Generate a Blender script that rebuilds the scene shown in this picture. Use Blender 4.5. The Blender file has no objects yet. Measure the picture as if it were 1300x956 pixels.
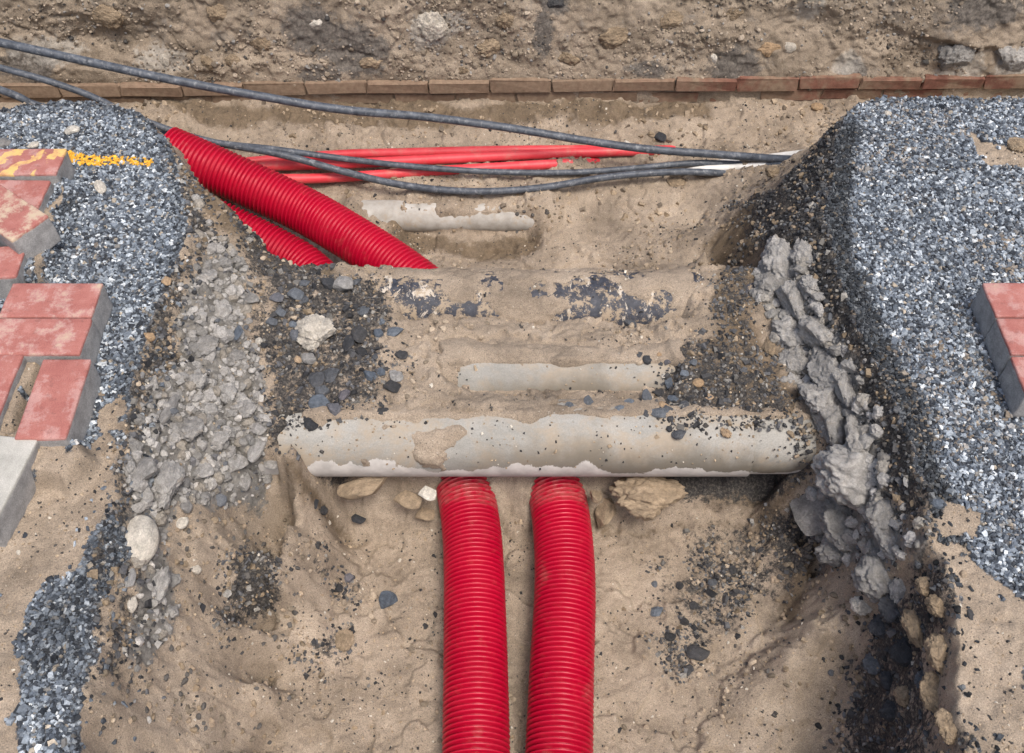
import bpy, math
import numpy as np
from mathutils import Vector, Matrix, Euler

R = math.radians
scene = bpy.context.scene
col = scene.collection

# ------------------------------------------------------------------ camera
CAM_H, PITCH, FPX, PCX, PCY = 1.6, R(50), 1264.0, 650.0, 433.0
cam_d = bpy.data.cameras.new('camera')
cam_d.sensor_fit = 'HORIZONTAL'
cam_d.sensor_width = 36.0
cam_d.lens = 36.0 * FPX / 1300.0
cam_d.shift_y = -(478.0 - PCY) / 1300.0
cam_d.clip_start, cam_d.clip_end = 0.02, 500
cam = bpy.data.objects.new('camera', cam_d)
col.objects.link(cam)
cam.location = (0, 0, CAM_H)
cam.rotation_euler = (R(90) - PITCH, 0, 0)
scene.camera = cam

# ------------------------------------------------------------------ light
SUN_EL, SUN_AZ = R(66), R(150)            # azimuth clockwise from +Y
world = bpy.data.worlds.new('World')
scene.world = world
world.use_nodes = True
wn = world.node_tree
bg = wn.nodes['Background']
sky = wn.nodes.new('ShaderNodeTexSky')
sky.sky_type = 'NISHITA'
sky.sun_disc = False
sky.sun_elevation = SUN_EL
sky.sun_rotation = SUN_AZ
sky.air_density = 1.0
sky.dust_density = 6.0
sky.ozone_density = 0.6
wn.links.new(sky.outputs[0], bg.inputs[0])
bg.inputs[1].default_value = 0.105
sun_d = bpy.data.lights.new('sun', 'SUN')
sun_d.energy = 1.5
sun_d.angle = R(17)
sun_d.color = (1.0, 0.95, 0.88)
sun = bpy.data.objects.new('sun', sun_d)
col.objects.link(sun)
sdir = Vector((math.sin(SUN_AZ) * math.cos(SUN_EL), math.cos(SUN_AZ) * math.cos(SUN_EL), math.sin(SUN_EL)))
sun.rotation_euler = sdir.to_track_quat('Z', 'Y').to_euler()
sun.location = (2, -1, 4)
scene.view_settings.view_transform = 'Standard'
scene.view_settings.look = 'None'
scene.view_settings.gamma = 1
scene.view_settings.use_curve_mapping = False
scene.view_settings.exposure = 0.74

# ------------------------------------------------------------------ helpers
rng = np.random.default_rng(7)

def tag(o, label=None, cat=None, group=None, kind=None):
    if label: o['label'] = label
    if cat: o['category'] = cat
    if group: o['group'] = group
    if kind: o['kind'] = kind
    return o

def ray(px, py):
    a, b = (px - PCX) / FPX, (PCY - py) / FPX
    c, s = math.cos(PITCH), math.sin(PITCH)
    return np.array([a, c + b * s, -s + b * c])

def at(px, py, z):
    """world point at height z that was surveyed at this place of the photograph"""
    d = ray(px, py)
    t = (z - CAM_H) / d[2]
    return np.array([d[0] * t, d[1] * t, z])

def at_y(px, py, y):
    d = ray(px, py)
    t = y / d[1]
    return np.array([d[0] * t, y, CAM_H + d[2] * t])

def depth_of(p):
    return p[1] * math.cos(PITCH) + (CAM_H - p[2]) * math.sin(PITCH)

def _hash(ix, iy, iz, seed):
    h = (ix.astype(np.int64) * 374761393 + iy.astype(np.int64) * 668265263 + iz.astype(np.int64) * 2147483647 + seed * 974634777) & 0xFFFFFFFF
    h = ((h ^ (h >> 13)) * 1274126177) & 0xFFFFFFFF
    h = ((h ^ (h >> 16)) * 2246822519) & 0xFFFFFFFF
    h = h ^ (h >> 15)
    return (h & 0xFFFFFF) / float(0x1000000)

def vnoise(x, y, seed=0, z=None):
    x = np.asarray(x, float); y = np.asarray(y, float)
    ix, iy = np.floor(x), np.floor(y)
    fx, fy = x - ix, y - iy
    ux, uy = fx * fx * (3 - 2 * fx), fy * fy * (3 - 2 * fy)
    if z is None:
        zz = [(np.zeros_like(ix), 1.0)]
    else:
        iz = np.floor(z); fz = z - iz; uz = fz * fz * (3 - 2 * fz)
        zz = [(iz, 1 - uz), (iz + 1, uz)]
    r = 0
    for iz_, w in zz:
        a = _hash(ix, iy, iz_, seed); b = _hash(ix + 1, iy, iz_, seed)
        c = _hash(ix, iy + 1, iz_, seed); d = _hash(ix + 1, iy + 1, iz_, seed)
        r = r + w * ((a * (1 - ux) + b * ux) * (1 - uy) + (c * (1 - ux) + d * ux) * uy)
    return r * 2 - 1

def fbm(x, y, octv=4, seed=0, z=None, gain=0.5):
    r, a, t = 0, 1.0, 0.0
    for i in range(octv):
        k = 2.03 ** i
        r = r + a * vnoise(x * k + i * 17.3, y * k - i * 9.1, seed + i, None if z is None else z * k)
        t += a; a *= gain
    return r / t

def worley(x, y, seed=0):
    ix, iy = np.floor(x), np.floor(y)
    f1 = np.full(x.shape, 9.0); f2 = np.full(x.shape, 9.0); cid = np.zeros(x.shape)
    for dx in (-1, 0, 1):
        for dy in (-1, 0, 1):
            cx, cy = ix + dx, iy + dy
            zz = np.zeros_like(cx)
            qx = cx + _hash(cx, cy, zz, seed); qy = cy + _hash(cx, cy, zz, seed + 1)
            d = np.hypot(qx - x, qy - y)
            n = d < f1
            f2 = np.where(n, f1, np.minimum(f2, d))
            cid = np.where(n, _hash(cx, cy, zz, seed + 2), cid)
            f1 = np.where(n, d, f1)
    return f1, f2, cid

def sstep(a, b, x):
    t = np.clip((x - a) / (b - a), 0, 1)
    return t * t * (3 - 2 * t)

def poly_sd(x, y, poly):
    """signed distance to a closed polygon, negative inside"""
    P = np.asarray(poly, float)[:, :2]
    d = np.full(x.shape, 1e9); ins = np.zeros(x.shape, bool)
    for i in range(len(P)):
        a, b = P[i], P[(i + 1) % len(P)]
        e = b - a
        t = np.clip(((x - a[0]) * e[0] + (y - a[1]) * e[1]) / max(e @ e, 1e-12), 0, 1)
        d = np.minimum(d, np.hypot(x - a[0] - t * e[0], y - a[1] - t * e[1]))
        if a[1] != b[1]:
            c = ((a[1] > y) != (b[1] > y)) & (x < (b[0] - a[0]) * (y - a[1]) / (b[1] - a[1]) + a[0])
            ins ^= c
    return np.where(ins, -d, d)

def mesh_np(name, verts, faces, mat=None, parent=None, smooth=False, colors=None, attr='Col', link=True):
    """faces: (N,k) int array, one k for all"""
    me = bpy.data.meshes.new(name)
    verts = np.ascontiguousarray(verts, dtype=np.float32); faces = np.ascontiguousarray(faces, dtype=np.int32)
    n, k = faces.shape
    me.vertices.add(len(verts)); me.vertices.foreach_set('co', verts.ravel())
    me.loops.add(n * k); me.loops.foreach_set('vertex_index', faces.ravel())
    me.polygons.add(n)
    me.polygons.foreach_set('loop_start', np.arange(0, n * k, k, dtype=np.int32))
    me.polygons.foreach_set('use_smooth', np.full(n, smooth, dtype=bool))
    me.update(calc_edges=True)
    if colors is not None:
        ca = me.color_attributes.new(attr, 'FLOAT_COLOR', 'POINT')
        c4 = np.ones((len(verts), 4), np.float32); c4[:, :colors.shape[1]] = colors
        ca.data.foreach_set('color', c4.ravel())
    if mat: me.materials.append(mat)
    if not link: return me
    return obj(name, me, parent)

def obj(name, me, parent=None):
    o = bpy.data.objects.new(name, me)
    col.objects.link(o)
    if parent: o.parent = parent
    return o

def empty(name, loc=(0, 0, 0)):
    o = bpy.data.objects.new(name, None)
    o.empty_display_size = 0.05
    o.location = loc
    col.objects.link(o)
    return o

def grid_faces(nx, ny):
    i = np.arange(nx * ny).reshape(ny, nx)
    return np.stack([i[:-1, :-1].ravel(), i[:-1, 1:].ravel(), i[1:, 1:].ravel(), i[1:, :-1].ravel()], 1)

# ------------------------------------------------------------------ materials
class NT:
    def __init__(s, name):
        s.m = bpy.data.materials.new(name); s.m.use_nodes = True
        s.t = s.m.node_tree; s.b = s.t.nodes['Principled BSDF']
    def n(s, typ, **kw):
        nd = s.t.nodes.new(typ)
        for k, v in kw.items():
            if k.startswith('i_'): nd.inputs[k[2:].replace('_', ' ')].default_value = v
            else: setattr(nd, k, v)
        return nd
    def l(s, a, b): s.t.links.new(a, b)
    def coord(s, which='Object'):
        return s.n('ShaderNodeTexCoord').outputs[which]
    def noise(s, vec, scale, detail=5, rough=0.6, dist=0.0):
        nd = s.n('ShaderNodeTexNoise'); nd.inputs['Scale'].default_value = scale
        nd.inputs['Detail'].default_value = detail; nd.inputs['Roughness'].default_value = rough
        nd.inputs['Distortion'].default_value = dist
        s.l(vec, nd.inputs['Vector']); return nd.outputs['Fac']
    def ramp(s, fac, stops, interp='LINEAR'):
        nd = s.n('ShaderNodeValToRGB'); cr = nd.color_ramp; cr.interpolation = interp
        while len(cr.elements) < len(stops): cr.elements.new(0.5)
        for e, (p, c) in zip(cr.elements, stops):
            e.position = p; e.color = (c, c, c, 1) if isinstance(c, (int, float)) else (*c, 1)
        s.l(fac, nd.inputs[0]); return nd.outputs[0]
    def math(s, op, a, b=None, clamp=False):
        nd = s.n('ShaderNodeMath', operation=op, use_clamp=clamp)
        for k, v in ((0, a), (1, b)):
            if v is None: continue
            if isinstance(v, (int, float)): nd.inputs[k].default_value = v
            else: s.l(v, nd.inputs[k])
        return nd.outputs[0]
    def mix(s, fac, a, b, mode='MIX'):
        nd = s.n('ShaderNodeMix', data_type='RGBA', blend_type=mode)
        for k, v in ((0, fac), (6, a), (7, b)):
            if isinstance(v, (int, float)): nd.inputs[k].default_value = v
            elif isinstance(v, tuple): nd.inputs[k].default_value = (*v, 1)
            else: s.l(v, nd.inputs[k])
        return nd.outputs[2]
    def step(s, v, a, b):
        nd = s.n('ShaderNodeMapRange', interpolation_type='SMOOTHSTEP')
        nd.inputs['From Min'].default_value = a; nd.inputs['From Max'].default_value = b
        s.l(v, nd.inputs['Value']); return nd.outputs[0]
    def bump(s, h, strength, dist=0.004, prev=None):
        nd = s.n('ShaderNodeBump'); nd.inputs['Strength'].default_value = strength
        nd.inputs['Distance'].default_value = dist
        s.l(h, nd.inputs['Height'])
        if prev: s.l(prev, nd.inputs['Normal'])
        return nd.outputs[0]
    def done(s, color, rough=0.9, normal=None, spec=0.3):
        if isinstance(color, tuple): s.b.inputs['Base Color'].default_value = (*color, 1)
        else: s.l(color, s.b.inputs['Base Color'])
        if isinstance(rough, (int, float)): s.b.inputs['Roughness'].default_value = rough
        else: s.l(rough, s.b.inputs['Roughness'])
        s.b.inputs['Specular IOR Level'].default_value = spec
        if normal: s.l(normal, s.b.inputs['Normal'])
        return s.m

def sand_color(t, P):
    big = t.ramp(t.noise(P, 7, 6, 0.65), [(0.3, (0.20, 0.162, 0.124)), (0.5, (0.325, 0.266, 0.205)), (0.72, (0.44, 0.365, 0.287))])
    grain = t.ramp(t.noise(P, 420, 3, 0.7), [(0.3, 0.55), (0.5, 0.98), (0.72, 1.35)])
    c = t.mix(1.0, big, grain, 'MULTIPLY')
    fleck = t.step(t.noise(P, 190, 2, 0.6), 0.665, 0.71)
    c = t.mix(t.math('MULTIPLY', fleck, 0.75), c, (0.06, 0.055, 0.05))
    pale = t.step(t.noise(P, 150, 2, 0.5), 0.70, 0.74)
    return t.mix(t.math('MULTIPLY', pale, 0.6), c, (0.55, 0.5, 0.43))

def sand_bump(t, P, k=1.0):
    b = t.bump(t.noise(P, 48, 7, 0.7), 0.8 * k, 0.008)
    return t.bump(t.noise(P, 330, 4, 0.75), 0.75 * k, 0.0028, b)

def mat_ground():
    t = NT('excavated_ground'); P = t.coord()
    at_ = t.n('ShaderNodeVertexColor', layer_name='mask')
    sep = t.n('ShaderNodeSeparateColor'); t.l(at_.outputs['Color'], sep.inputs[0])
    damp = at_.outputs['Alpha']
    brk = t.math('SUBTRACT', t.noise(P, 38, 8, 0.72), 0.5)
    fine = t.math('SUBTRACT', t.noise(P, 130, 4, 0.7), 0.5)
    brk = t.math('ADD', t.math('MULTIPLY', brk, 1.7), t.math('MULTIPLY', fine, 0.8))
    def m(ch, a=0.35, b=0.65, w=1.0):
        return t.step(t.math('ADD', ch, t.math('MULTIPLY', brk, w)), a, b)
    c = sand_color(t, P)
    damp_shade_col = t.ramp(t.noise(P, 24, 6, 0.7), [(0.3, (0.085, 0.064, 0.043)), (0.7, (0.20, 0.15, 0.10))])  # brown of damp soil, also used for shade painted into recesses
    damp_shade_grain = t.ramp(t.noise(P, 330, 3, 0.7), [(0.3, 0.6), (0.7, 1.35)])
    c = t.mix(t.math('MULTIPLY', m(damp, 0.3, 0.8, 0.5), 0.9), c, t.mix(1.0, damp_shade_col, damp_shade_grain, 'MULTIPLY'))
    conc = t.ramp(t.noise(P, 45, 7, 0.7), [(0.3, (0.085, 0.08, 0.072)), (0.5, (0.18, 0.172, 0.158)), (0.7, (0.30, 0.288, 0.268))])  # bed under the rubble painted darker so gaps between stones look shaded
    c = t.mix(m(sep.outputs[1]), c, conc)
    dark = t.ramp(t.noise(P, 160, 5, 0.75), [(0.32, (0.016, 0.016, 0.018)), (0.52, (0.062, 0.058, 0.055)), (0.66, (0.15, 0.135, 0.115)), (0.76, (0.30, 0.28, 0.25))])
    c = t.mix(m(sep.outputs[0]), c, dark)
    grav = t.ramp(t.noise(P, 210, 3, 0.6), [(0.35, (0.025, 0.028, 0.033)), (0.55, (0.09, 0.10, 0.115)), (0.7, (0.26, 0.285, 0.31))])
    c = t.mix(m(sep.outputs[2], 0.4, 0.6, 0.7), c, grav)
    return t.done(c, 0.95, sand_bump(t, P), 0.2)

def mat_stone(name, tint=1.0):
    t = NT(name); P = t.coord()
    v = t.n('ShaderNodeVertexColor', layer_name='Col')
    g = t.ramp(t.noise(P, 260, 3, 0.65), [(0.3, 0.7 * tint), (0.7, 1.3 * tint)])
    return t.done(t.mix(1.0, v.outputs[0], g, 'MULTIPLY'), 0.75, t.bump(t.noise(P, 500, 2), 0.3, 0.001), 0.35)

def mat_rock(name, stops, dirt=0.35, grain=90):
    t = NT(name); P = t.coord()
    rnd = t.n('ShaderNodeObjectInfo').outputs['Random']
    c = t.ramp(rnd, stops)
    n1 = t.noise(P, 2.2, 6, 0.7)
    c = t.mix(1.0, c, t.ramp(n1, [(0.3, 0.55), (0.7, 1.4)]), 'MULTIPLY')
    c = t.mix(1.0, c, t.ramp(t.noise(P, 14, 4, 0.7), [(0.3, 0.75), (0.7, 1.25)]), 'MULTIPLY')
    d = t.step(t.noise(P, 1.7, 7, 0.75, 0.4), 0.56, 0.70)
    c = t.mix(t.math('MULTIPLY', d, dirt), c, (0.33, 0.255, 0.175))
    return t.done(c, 0.85, t.bump(t.noise(P, 9, 7, 0.72), 0.5, 0.06), 0.25)

def mat_bank():
    t = NT('far_bank_soil'); P = t.coord()
    at_ = t.n('ShaderNodeVertexColor', layer_name='mask')
    sep = t.n('ShaderNodeSeparateColor'); t.l(at_.outputs['Color'], sep.inputs[0])
    c = t.ramp(t.noise(P, 5, 8, 0.7, 0.5), [(0.3, (0.145, 0.117, 0.088)), (0.48, (0.26, 0.213, 0.163)), (0.7, (0.39, 0.325, 0.255))])
    c = t.mix(1.0, c, t.ramp(t.noise(P, 330, 3, 0.7), [(0.3, 0.65), (0.7, 1.3)]), 'MULTIPLY')
    g = t.step(t.noise(P, 9, 7, 0.75), 0.55, 0.68)
    c = t.mix(t.math('MULTIPLY', g, 0.55), c, (0.21, 0.195, 0.175))
    brk = t.math('MULTIPLY', t.math('SUBTRACT', t.noise(P, 32, 8, 0.72), 0.5), 1.6)
    dk = t.step(t.math('ADD', sep.outputs[0], brk), 0.35, 0.65)
    c = t.mix(t.math('MULTIPLY', dk, 0.85), c, t.ramp(t.noise(P, 120, 4, 0.7), [(0.3, (0.03, 0.03, 0.032)), (0.7, (0.17, 0.155, 0.14))]))
    lm = t.step(t.math('ADD', sep.outputs[1], brk), 0.35, 0.65)
    c = t.mix(t.math('MULTIPLY', lm, 0.6), c, t.ramp(t.noise(P, 60, 5, 0.7), [(0.3, (0.24, 0.225, 0.20)), (0.7, (0.5, 0.475, 0.43))]))
    fl = t.step(t.noise(P, 130, 2, 0.6), 0.68, 0.72)
    c = t.mix(t.math('MULTIPLY', fl, 0.7), c, (0.06, 0.052, 0.045))
    b = t.bump(t.noise(P, 45, 8, 0.7), 0.8, 0.009)
    b = t.bump(t.noise(P, 300, 3, 0.7), 0.5, 0.0025, b)
    return t.done(c, 0.95, b, 0.2)

def mat_sandcrust():
    t = NT('sand_crust'); P = t.coord()
    return t.done(sand_color(t, P), 0.95, sand_bump(t, P, 1.1), 0.2)

def mat_grey_pipe():
    t = NT('grey_concrete_pipe'); P = t.coord()
    mp = t.n('ShaderNodeMapping'); mp.inputs['Scale'].default_value = (0.35, 1, 1); t.l(P, mp.inputs[0])
    Q = mp.outputs[0]
    c = t.ramp(t.noise(Q, 11, 7, 0.65), [(0.3, (0.21, 0.207, 0.19)), (0.5, (0.29, 0.285, 0.265)), (0.7, (0.36, 0.35, 0.325))])
    c = t.mix(1.0, c, t.ramp(t.noise(P, 300, 3, 0.7), [(0.3, 0.82), (0.7, 1.15)]), 'MULTIPLY')
    # brown silt film
    d = t.step(t.noise(P, 9, 9, 0.74, 0.4), 0.42, 0.64)
    c = t.mix(t.math('MULTIPLY', d, 0.72), c, (0.33, 0.265, 0.19))
    # ragged lime edge low on the flank with a dark tide mark over it (local Z in metres, axis at 0)
    xyz = t.n('ShaderNodeSeparateXYZ'); t.l(P, xyz.inputs[0])
    mq = t.n('ShaderNodeMapping'); mq.inputs['Scale'].default_value = (1, 0.6, 0.6); t.l(P, mq.inputs[0])
    edge = t.math('MULTIPLY', t.math('SUBTRACT', t.noise(mq.outputs[0], 8, 8, 0.6), 0.5), 0.16)
    edge = t.math('ADD', edge, t.math('MULTIPLY', xyz.outputs[0], -0.035))
    low = t.math('ADD', t.math('SUBTRACT', edge, xyz.outputs[2]), 0.006)
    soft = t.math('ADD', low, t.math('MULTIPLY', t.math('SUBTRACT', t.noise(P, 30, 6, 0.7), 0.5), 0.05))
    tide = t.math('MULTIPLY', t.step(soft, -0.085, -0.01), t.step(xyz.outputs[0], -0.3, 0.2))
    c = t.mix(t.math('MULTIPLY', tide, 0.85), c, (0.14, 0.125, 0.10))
    lime = t.step(low, 0.0, 0.0025)
    c = t.mix(t.math('MULTIPLY', lime, 0.9), c, t.ramp(t.noise(P, 25, 4), [(0.35, (0.44, 0.425, 0.41)), (0.65, (0.62, 0.60, 0.575))]))
    return t.done(c, 0.72, t.bump(t.noise(P, 240, 4, 0.7), 0.25, 0.0015), 0.35)

def mat_black_pipe():
    t = NT('bitumen_coated_pipe'); P = t.coord()
    c = t.ramp(t.noise(P, 60, 6, 0.7), [(0.3, (0.012, 0.014, 0.022)), (0.6, (0.045, 0.05, 0.066)), (0.75, (0.13, 0.135, 0.15))])
    mp = t.n('ShaderNodeMapping'); mp.inputs['Scale'].default_value = (1, 0.45, 0.45); t.l(P, mp.inputs[0])
    w = t.step(t.noise(mp.outputs[0], 24, 8, 0.72, 0.5), 0.565, 0.60)
    c = t.mix(t.math('MULTIPLY', w, 0.85), c, (0.55, 0.49, 0.41))
    d = t.step(t.noise(P, 26, 10, 0.8), 0.50, 0.56)
    c = t.mix(t.math('MULTIPLY', d, 0.85), c, (0.33, 0.26, 0.18))
    return t.done(c, 0.6, t.bump(t.noise(P, 120, 5, 0.7), 0.5, 0.002), 0.4)

def mat_duct(name, base, dusty):
    t = NT(name); P = t.coord()
    c = t.ramp(t.noise(P, 5, 4), [(0.3, tuple(v * 0.88 for v in base)), (0.7, tuple(min(1, v * 1.1) for v in base))])
    d = t.step(t.noise(P, 40, 8, 0.75), 0.53, 0.75)
    c = t.mix(t.math('MULTIPLY', d, 0.13), c, (0.36, 0.25, 0.18))
    if dusty:
        xyz = t.n('ShaderNodeSeparateXYZ'); t.l(P, xyz.inputs[0])
        y = t.math('ADD', xyz.outputs[1], t.math('MULTIPLY', t.math('SUBTRACT', t.noise(P, 22, 5, 0.7), 0.5), 0.05))
        f = t.math('MULTIPLY', t.step(y, 1.215, 1.235), t.ramp(t.noise(P, 55, 6, 0.7), [(0.4, 0.0), (0.7, 0.42)]))
        c = t.mix(f, c, (0.40, 0.27, 0.22))
    sc = t.step(t.noise(P, 11, 9, 0.78), 0.56, 0.70)
    c = t.mix(t.math('MULTIPLY', sc, 0.22), c, (0.42, 0.27, 0.21))
    r = t.ramp(t.noise(P, 18, 6), [(0.3, 0.28), (0.7, 0.55)])
    return t.done(c, r, None, 0.5)

def mat_plain(name, a, b, scale=40, rough=0.6, dust=0.25, dustc=(0.36, 0.29, 0.21), spec=0.35, stretch=None):
    t = NT(name); P = t.coord()
    c = t.ramp(t.noise(P, scale, 5, 0.65), [(0.3, a), (0.7, b)])
    d = t.step(t.noise(P, scale * 1.3, 7, 0.75), 0.5, 0.68)
    c = t.mix(t.math('MULTIPLY', d, dust), c, dustc)
    return t.done(c, rough, t.bump(t.noise(P, 300, 3), 0.2, 0.001), spec)

def mat_paver(name, red=True, yellow=False, sandy=0.3):
    t = NT(name); P = t.coord()
    rnd = t.n('ShaderNodeObjectInfo').outputs['Random']
    off = t.n('ShaderNodeVectorMath', operation='ADD')
    cmb = t.n('ShaderNodeCombineXYZ'); t.l(t.math('MULTIPLY', rnd, 7.0), cmb.inputs[0]); t.l(t.math('MULTIPLY', rnd, 3.0), cmb.inputs[1])
    t.l(P, off.inputs[0]); t.l(cmb.outputs[0], off.inputs[1]); Q = off.outputs[0]
    core = t.ramp(t.noise(Q, 30, 7, 0.7), [(0.3, (0.20, 0.196, 0.196)), (0.7, (0.40, 0.395, 0.39))])
    core = t.mix(1.0, core, t.ramp(t.noise(Q, 350, 3, 0.7), [(0.3, 0.75), (0.7, 1.2)]), 'MULTIPLY')
    if red:
        top = t.ramp(t.noise(Q, 18, 6, 0.7), [(0.3, (0.28, 0.10, 0.088)), (0.55, (0.34, 0.138, 0.12)), (0.7, (0.40, 0.19, 0.168))])
        haze = t.step(t.noise(Q, 17, 8, 0.7), 0.47, 0.58)
        top = t.mix(t.math('MULTIPLY', haze, 0.4), top, (0.50, 0.355, 0.335))
        dk = t.step(t.noise(Q, 38, 6, 0.7), 0.56, 0.66)
        top = t.mix(t.math('MULTIPLY', dk, 0.4), top, (0.17, 0.075, 0.068))
    else:
        top = t.ramp(t.noise(Q, 16, 7, 0.7), [(0.3, (0.30, 0.30, 0.275)), (0.7, (0.47, 0.46, 0.43))])
    top = t.mix(1.0, top, t.ramp(t.noise(Q, 420, 3, 0.7), [(0.3, 0.8), (0.7, 1.2)]), 'MULTIPLY')
    s = t.step(t.noise(Q, 17, 10, 0.75), 0.62 - 0.13 * sandy, 0.80 - 0.15 * sandy)
    top = t.mix(t.math('MULTIPLY', s, 0.9), top, (0.46, 0.38, 0.275))
    xyz = t.n('ShaderNodeSeparateXYZ'); t.l(P, xyz.inputs[0])
    if yellow:
        wob = t.math('MULTIPLY', t.math('SUBTRACT', t.noise(P, 22, 6, 0.6), 0.5), 0.11)
        u = t.math('ADD', t.math('ADD', xyz.outputs[0], t.math('MULTIPLY', xyz.outputs[1], -0.9)), wob)
        z = t.n('ShaderNodeMath', operation='PINGPONG'); z.inputs[1].default_value = 0.036
        t.l(t.math('ADD', u, 0.52), z.inputs[0])
        f = t.step(z.outputs[0], 0.020, 0.023)
        side = t.step(xyz.outputs[0], 0.045, 0.05)
        far = t.step(t.math('ADD', xyz.outputs[1], wob), 0.012, 0.018)
        f = t.math('MULTIPLY', f, t.math('SUBTRACT', 1.0, side))
        corner = t.math('MULTIPLY', t.step(t.math('ADD', xyz.outputs[0], wob), 0.062, 0.067), far)
        f = t.math('MAXIMUM', f, corner)
        top = t.mix(t.math('MULTIPLY', t.math('MULTIPLY', f, t.ramp(t.noise(Q, 45, 6, 0.7), [(0.35, 0.35), (0.55, 0.95)])), 0.9), top, (0.66, 0.46, 0.16))
    zz = t.math('ADD', xyz.outputs[2], t.math('MULTIPLY', t.math('SUBTRACT', t.noise(Q, 50, 4), 0.5), 0.006))
    c = t.mix(t.step(zz, -0.0085, -0.0055), core, top)
    return t.done(c, 0.85, t.bump(t.noise(Q, 260, 4, 0.7), 0.35, 0.0015), 0.25)

def mat_brick():
    t = NT('old_brick'); P = t.coord()
    rnd = t.n('ShaderNodeObjectInfo').outputs['Random']
    gx = t.n('ShaderNodeNewGeometry').outputs['Position']
    base = t.ramp(rnd, [(0, (0.13, 0.062, 0.046)), (0.5, (0.19, 0.085, 0.062)), (1, (0.16, 0.085, 0.062))])
    c = t.mix(1.0, base, t.ramp(t.noise(gx, 40, 6, 0.7), [(0.3, 0.6), (0.7, 1.4)]), 'MULTIPLY')
    xyz = t.n('ShaderNodeSeparateXYZ'); t.l(gx, xyz.inputs[0])
    mud = t.step(t.math('ADD', t.math('ADD', xyz.outputs[0], 0.25), t.math('MULTIPLY', t.math('SUBTRACT', t.noise(gx, 6, 6), 0.5), 1.0)), 1.15, 0.5)
    n = t.step(t.noise(gx, 9, 8, 0.7, 0.4), 0.40, 0.60)
    f = t.math('MAXIMUM', t.math('MULTIPLY', mud, 0.78), t.math('MULTIPLY', n, 0.8))
    c = t.mix(f, c, t.ramp(t.noise(gx, 60, 4), [(0.3, (0.18, 0.135, 0.095)), (0.7, (0.29, 0.225, 0.16))]))
    return t.done(c, 0.9, t.bump(t.noise(gx, 120, 6, 0.7), 0.6, 0.003), 0.2)

M_ground = mat_ground(); M_bank = mat_bank(); M_stone = mat_stone('loose_stone')
M_crust = mat_sandcrust(); M_gpipe = mat_grey_pipe(); M_bpipe = mat_black_pipe()
M_duct_front = mat_duct('red_duct_plastic_dusty', (0.42, 0.002, 0.026), True)
M_duct = mat_duct('red_duct_plastic', (0.42, 0.002, 0.026), False)
M_smallred = mat_plain('faded_red_plastic', (0.58, 0.035, 0.05), (0.68, 0.075, 0.09), 14, 0.45, 0.3)
M_white = mat_plain('white_plastic', (0.66, 0.65, 0.62), (0.78, 0.77, 0.75), 25, 0.5, 0.3)
M_cable = mat_plain('dusty_highlight_cable', (0.03, 0.036, 0.048), (0.10, 0.115, 0.14), 45, 0.5, 0.7, (0.24, 0.255, 0.275))  # blue-grey streaks: dust, with the cable's highlights painted in
M_rock_dark = mat_rock('dark_basalt', [(0, (0.035, 0.037, 0.042)), (0.4, (0.085, 0.09, 0.10)), (0.75, (0.13, 0.145, 0.165)), (1, (0.14, 0.13, 0.145))])
M_rock_black = mat_rock('black_asphalt_lump', [(0, (0.032, 0.033, 0.036)), (1, (0.075, 0.075, 0.078))], 0.35)
M_rock_blue = mat_rock('blue_grey_basalt', [(0, (0.09, 0.11, 0.14)), (1, (0.17, 0.195, 0.225))], 0.2)
M_rock_grey = mat_rock('grey_stone', [(0, (0.20, 0.195, 0.19)), (1, (0.36, 0.355, 0.345))], 0.3)
M_rock_pale = mat_rock('pale_stone', [(0, (0.46, 0.42, 0.36)), (1, (0.60, 0.57, 0.51))], 0.35)
M_rock_tan = mat_rock('tan_stone', [(0, (0.36, 0.25, 0.15)), (1, (0.42, 0.31, 0.21))], 0.3)
M_conc = mat_rock('crumbled_concrete', [(0, (0.25, 0.243, 0.232)), (1, (0.36, 0.35, 0.335))], 0.4)
M_clod = mat_rock('earth_clod', [(0, (0.24, 0.185, 0.125)), (1, (0.36, 0.28, 0.195))], 0.4)
M_brick = mat_brick()
MATS = dict(dark=M_rock_dark, black=M_rock_black, blue=M_rock_blue, grey=M_rock_grey, pale=M_rock_pale, tan=M_rock_tan, conc=M_conc, clod=M_clod)

# ------------------------------------------------------------------ terrain: surveyed control points
GRAVEL_Z = -0.078
edge_L = [(-700, 150), (-300, 142), (-100, 139), (0, 138), (40, 133), (75, 130), (115, 130), (150, 134), (178, 142), (197, 157), (213, 180), (228, 215), (236, 250), (240, 300), (226, 340), (205, 385), (188, 430), (172, 480), (160, 540), (152, 600), (140, 650), (122, 720), (118, 790), (106, 870), (100, 960), (95, 1100), (90, 1400)]
edge_R = [(2000, 135), (1500, 130), (1300, 128), (1240, 125), (1180, 123), (1120, 124), (1085, 133), (1068, 152), (1056, 180), (1054, 225), (1040, 270), (1056, 330), (1072, 380), (1096, 430), (1121, 480), (1138, 520), (1156, 570), (1170, 620), (1176, 690), (1194, 740), (1208, 800), (1216, 870), (1221, 960), (1228, 1100), (1236, 1400)]
def densify(pl, step=0.05):
    out = []
    for a, b in zip(pl[:-1], pl[1:]):
        n = max(1, int(np.linalg.norm(b - a) / step))
        out += [a + (b - a) * i / n for i in range(n)]
    return out + [pl[-1]]
EL = [at(x, y, GRAVEL_Z) for x, y in edge_L]; ER = [at(x, y, GRAVEL_Z) for x, y in edge_R]
poly_L = [p[:2] for p in EL] + [np.array([-6, EL[-1][1]]), np.array([-6, EL[0][1]])]
poly_R = [p[:2] for p in ER] + [np.array([6, ER[-1][1]]), np.array([6, ER[0][1]])]

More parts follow.
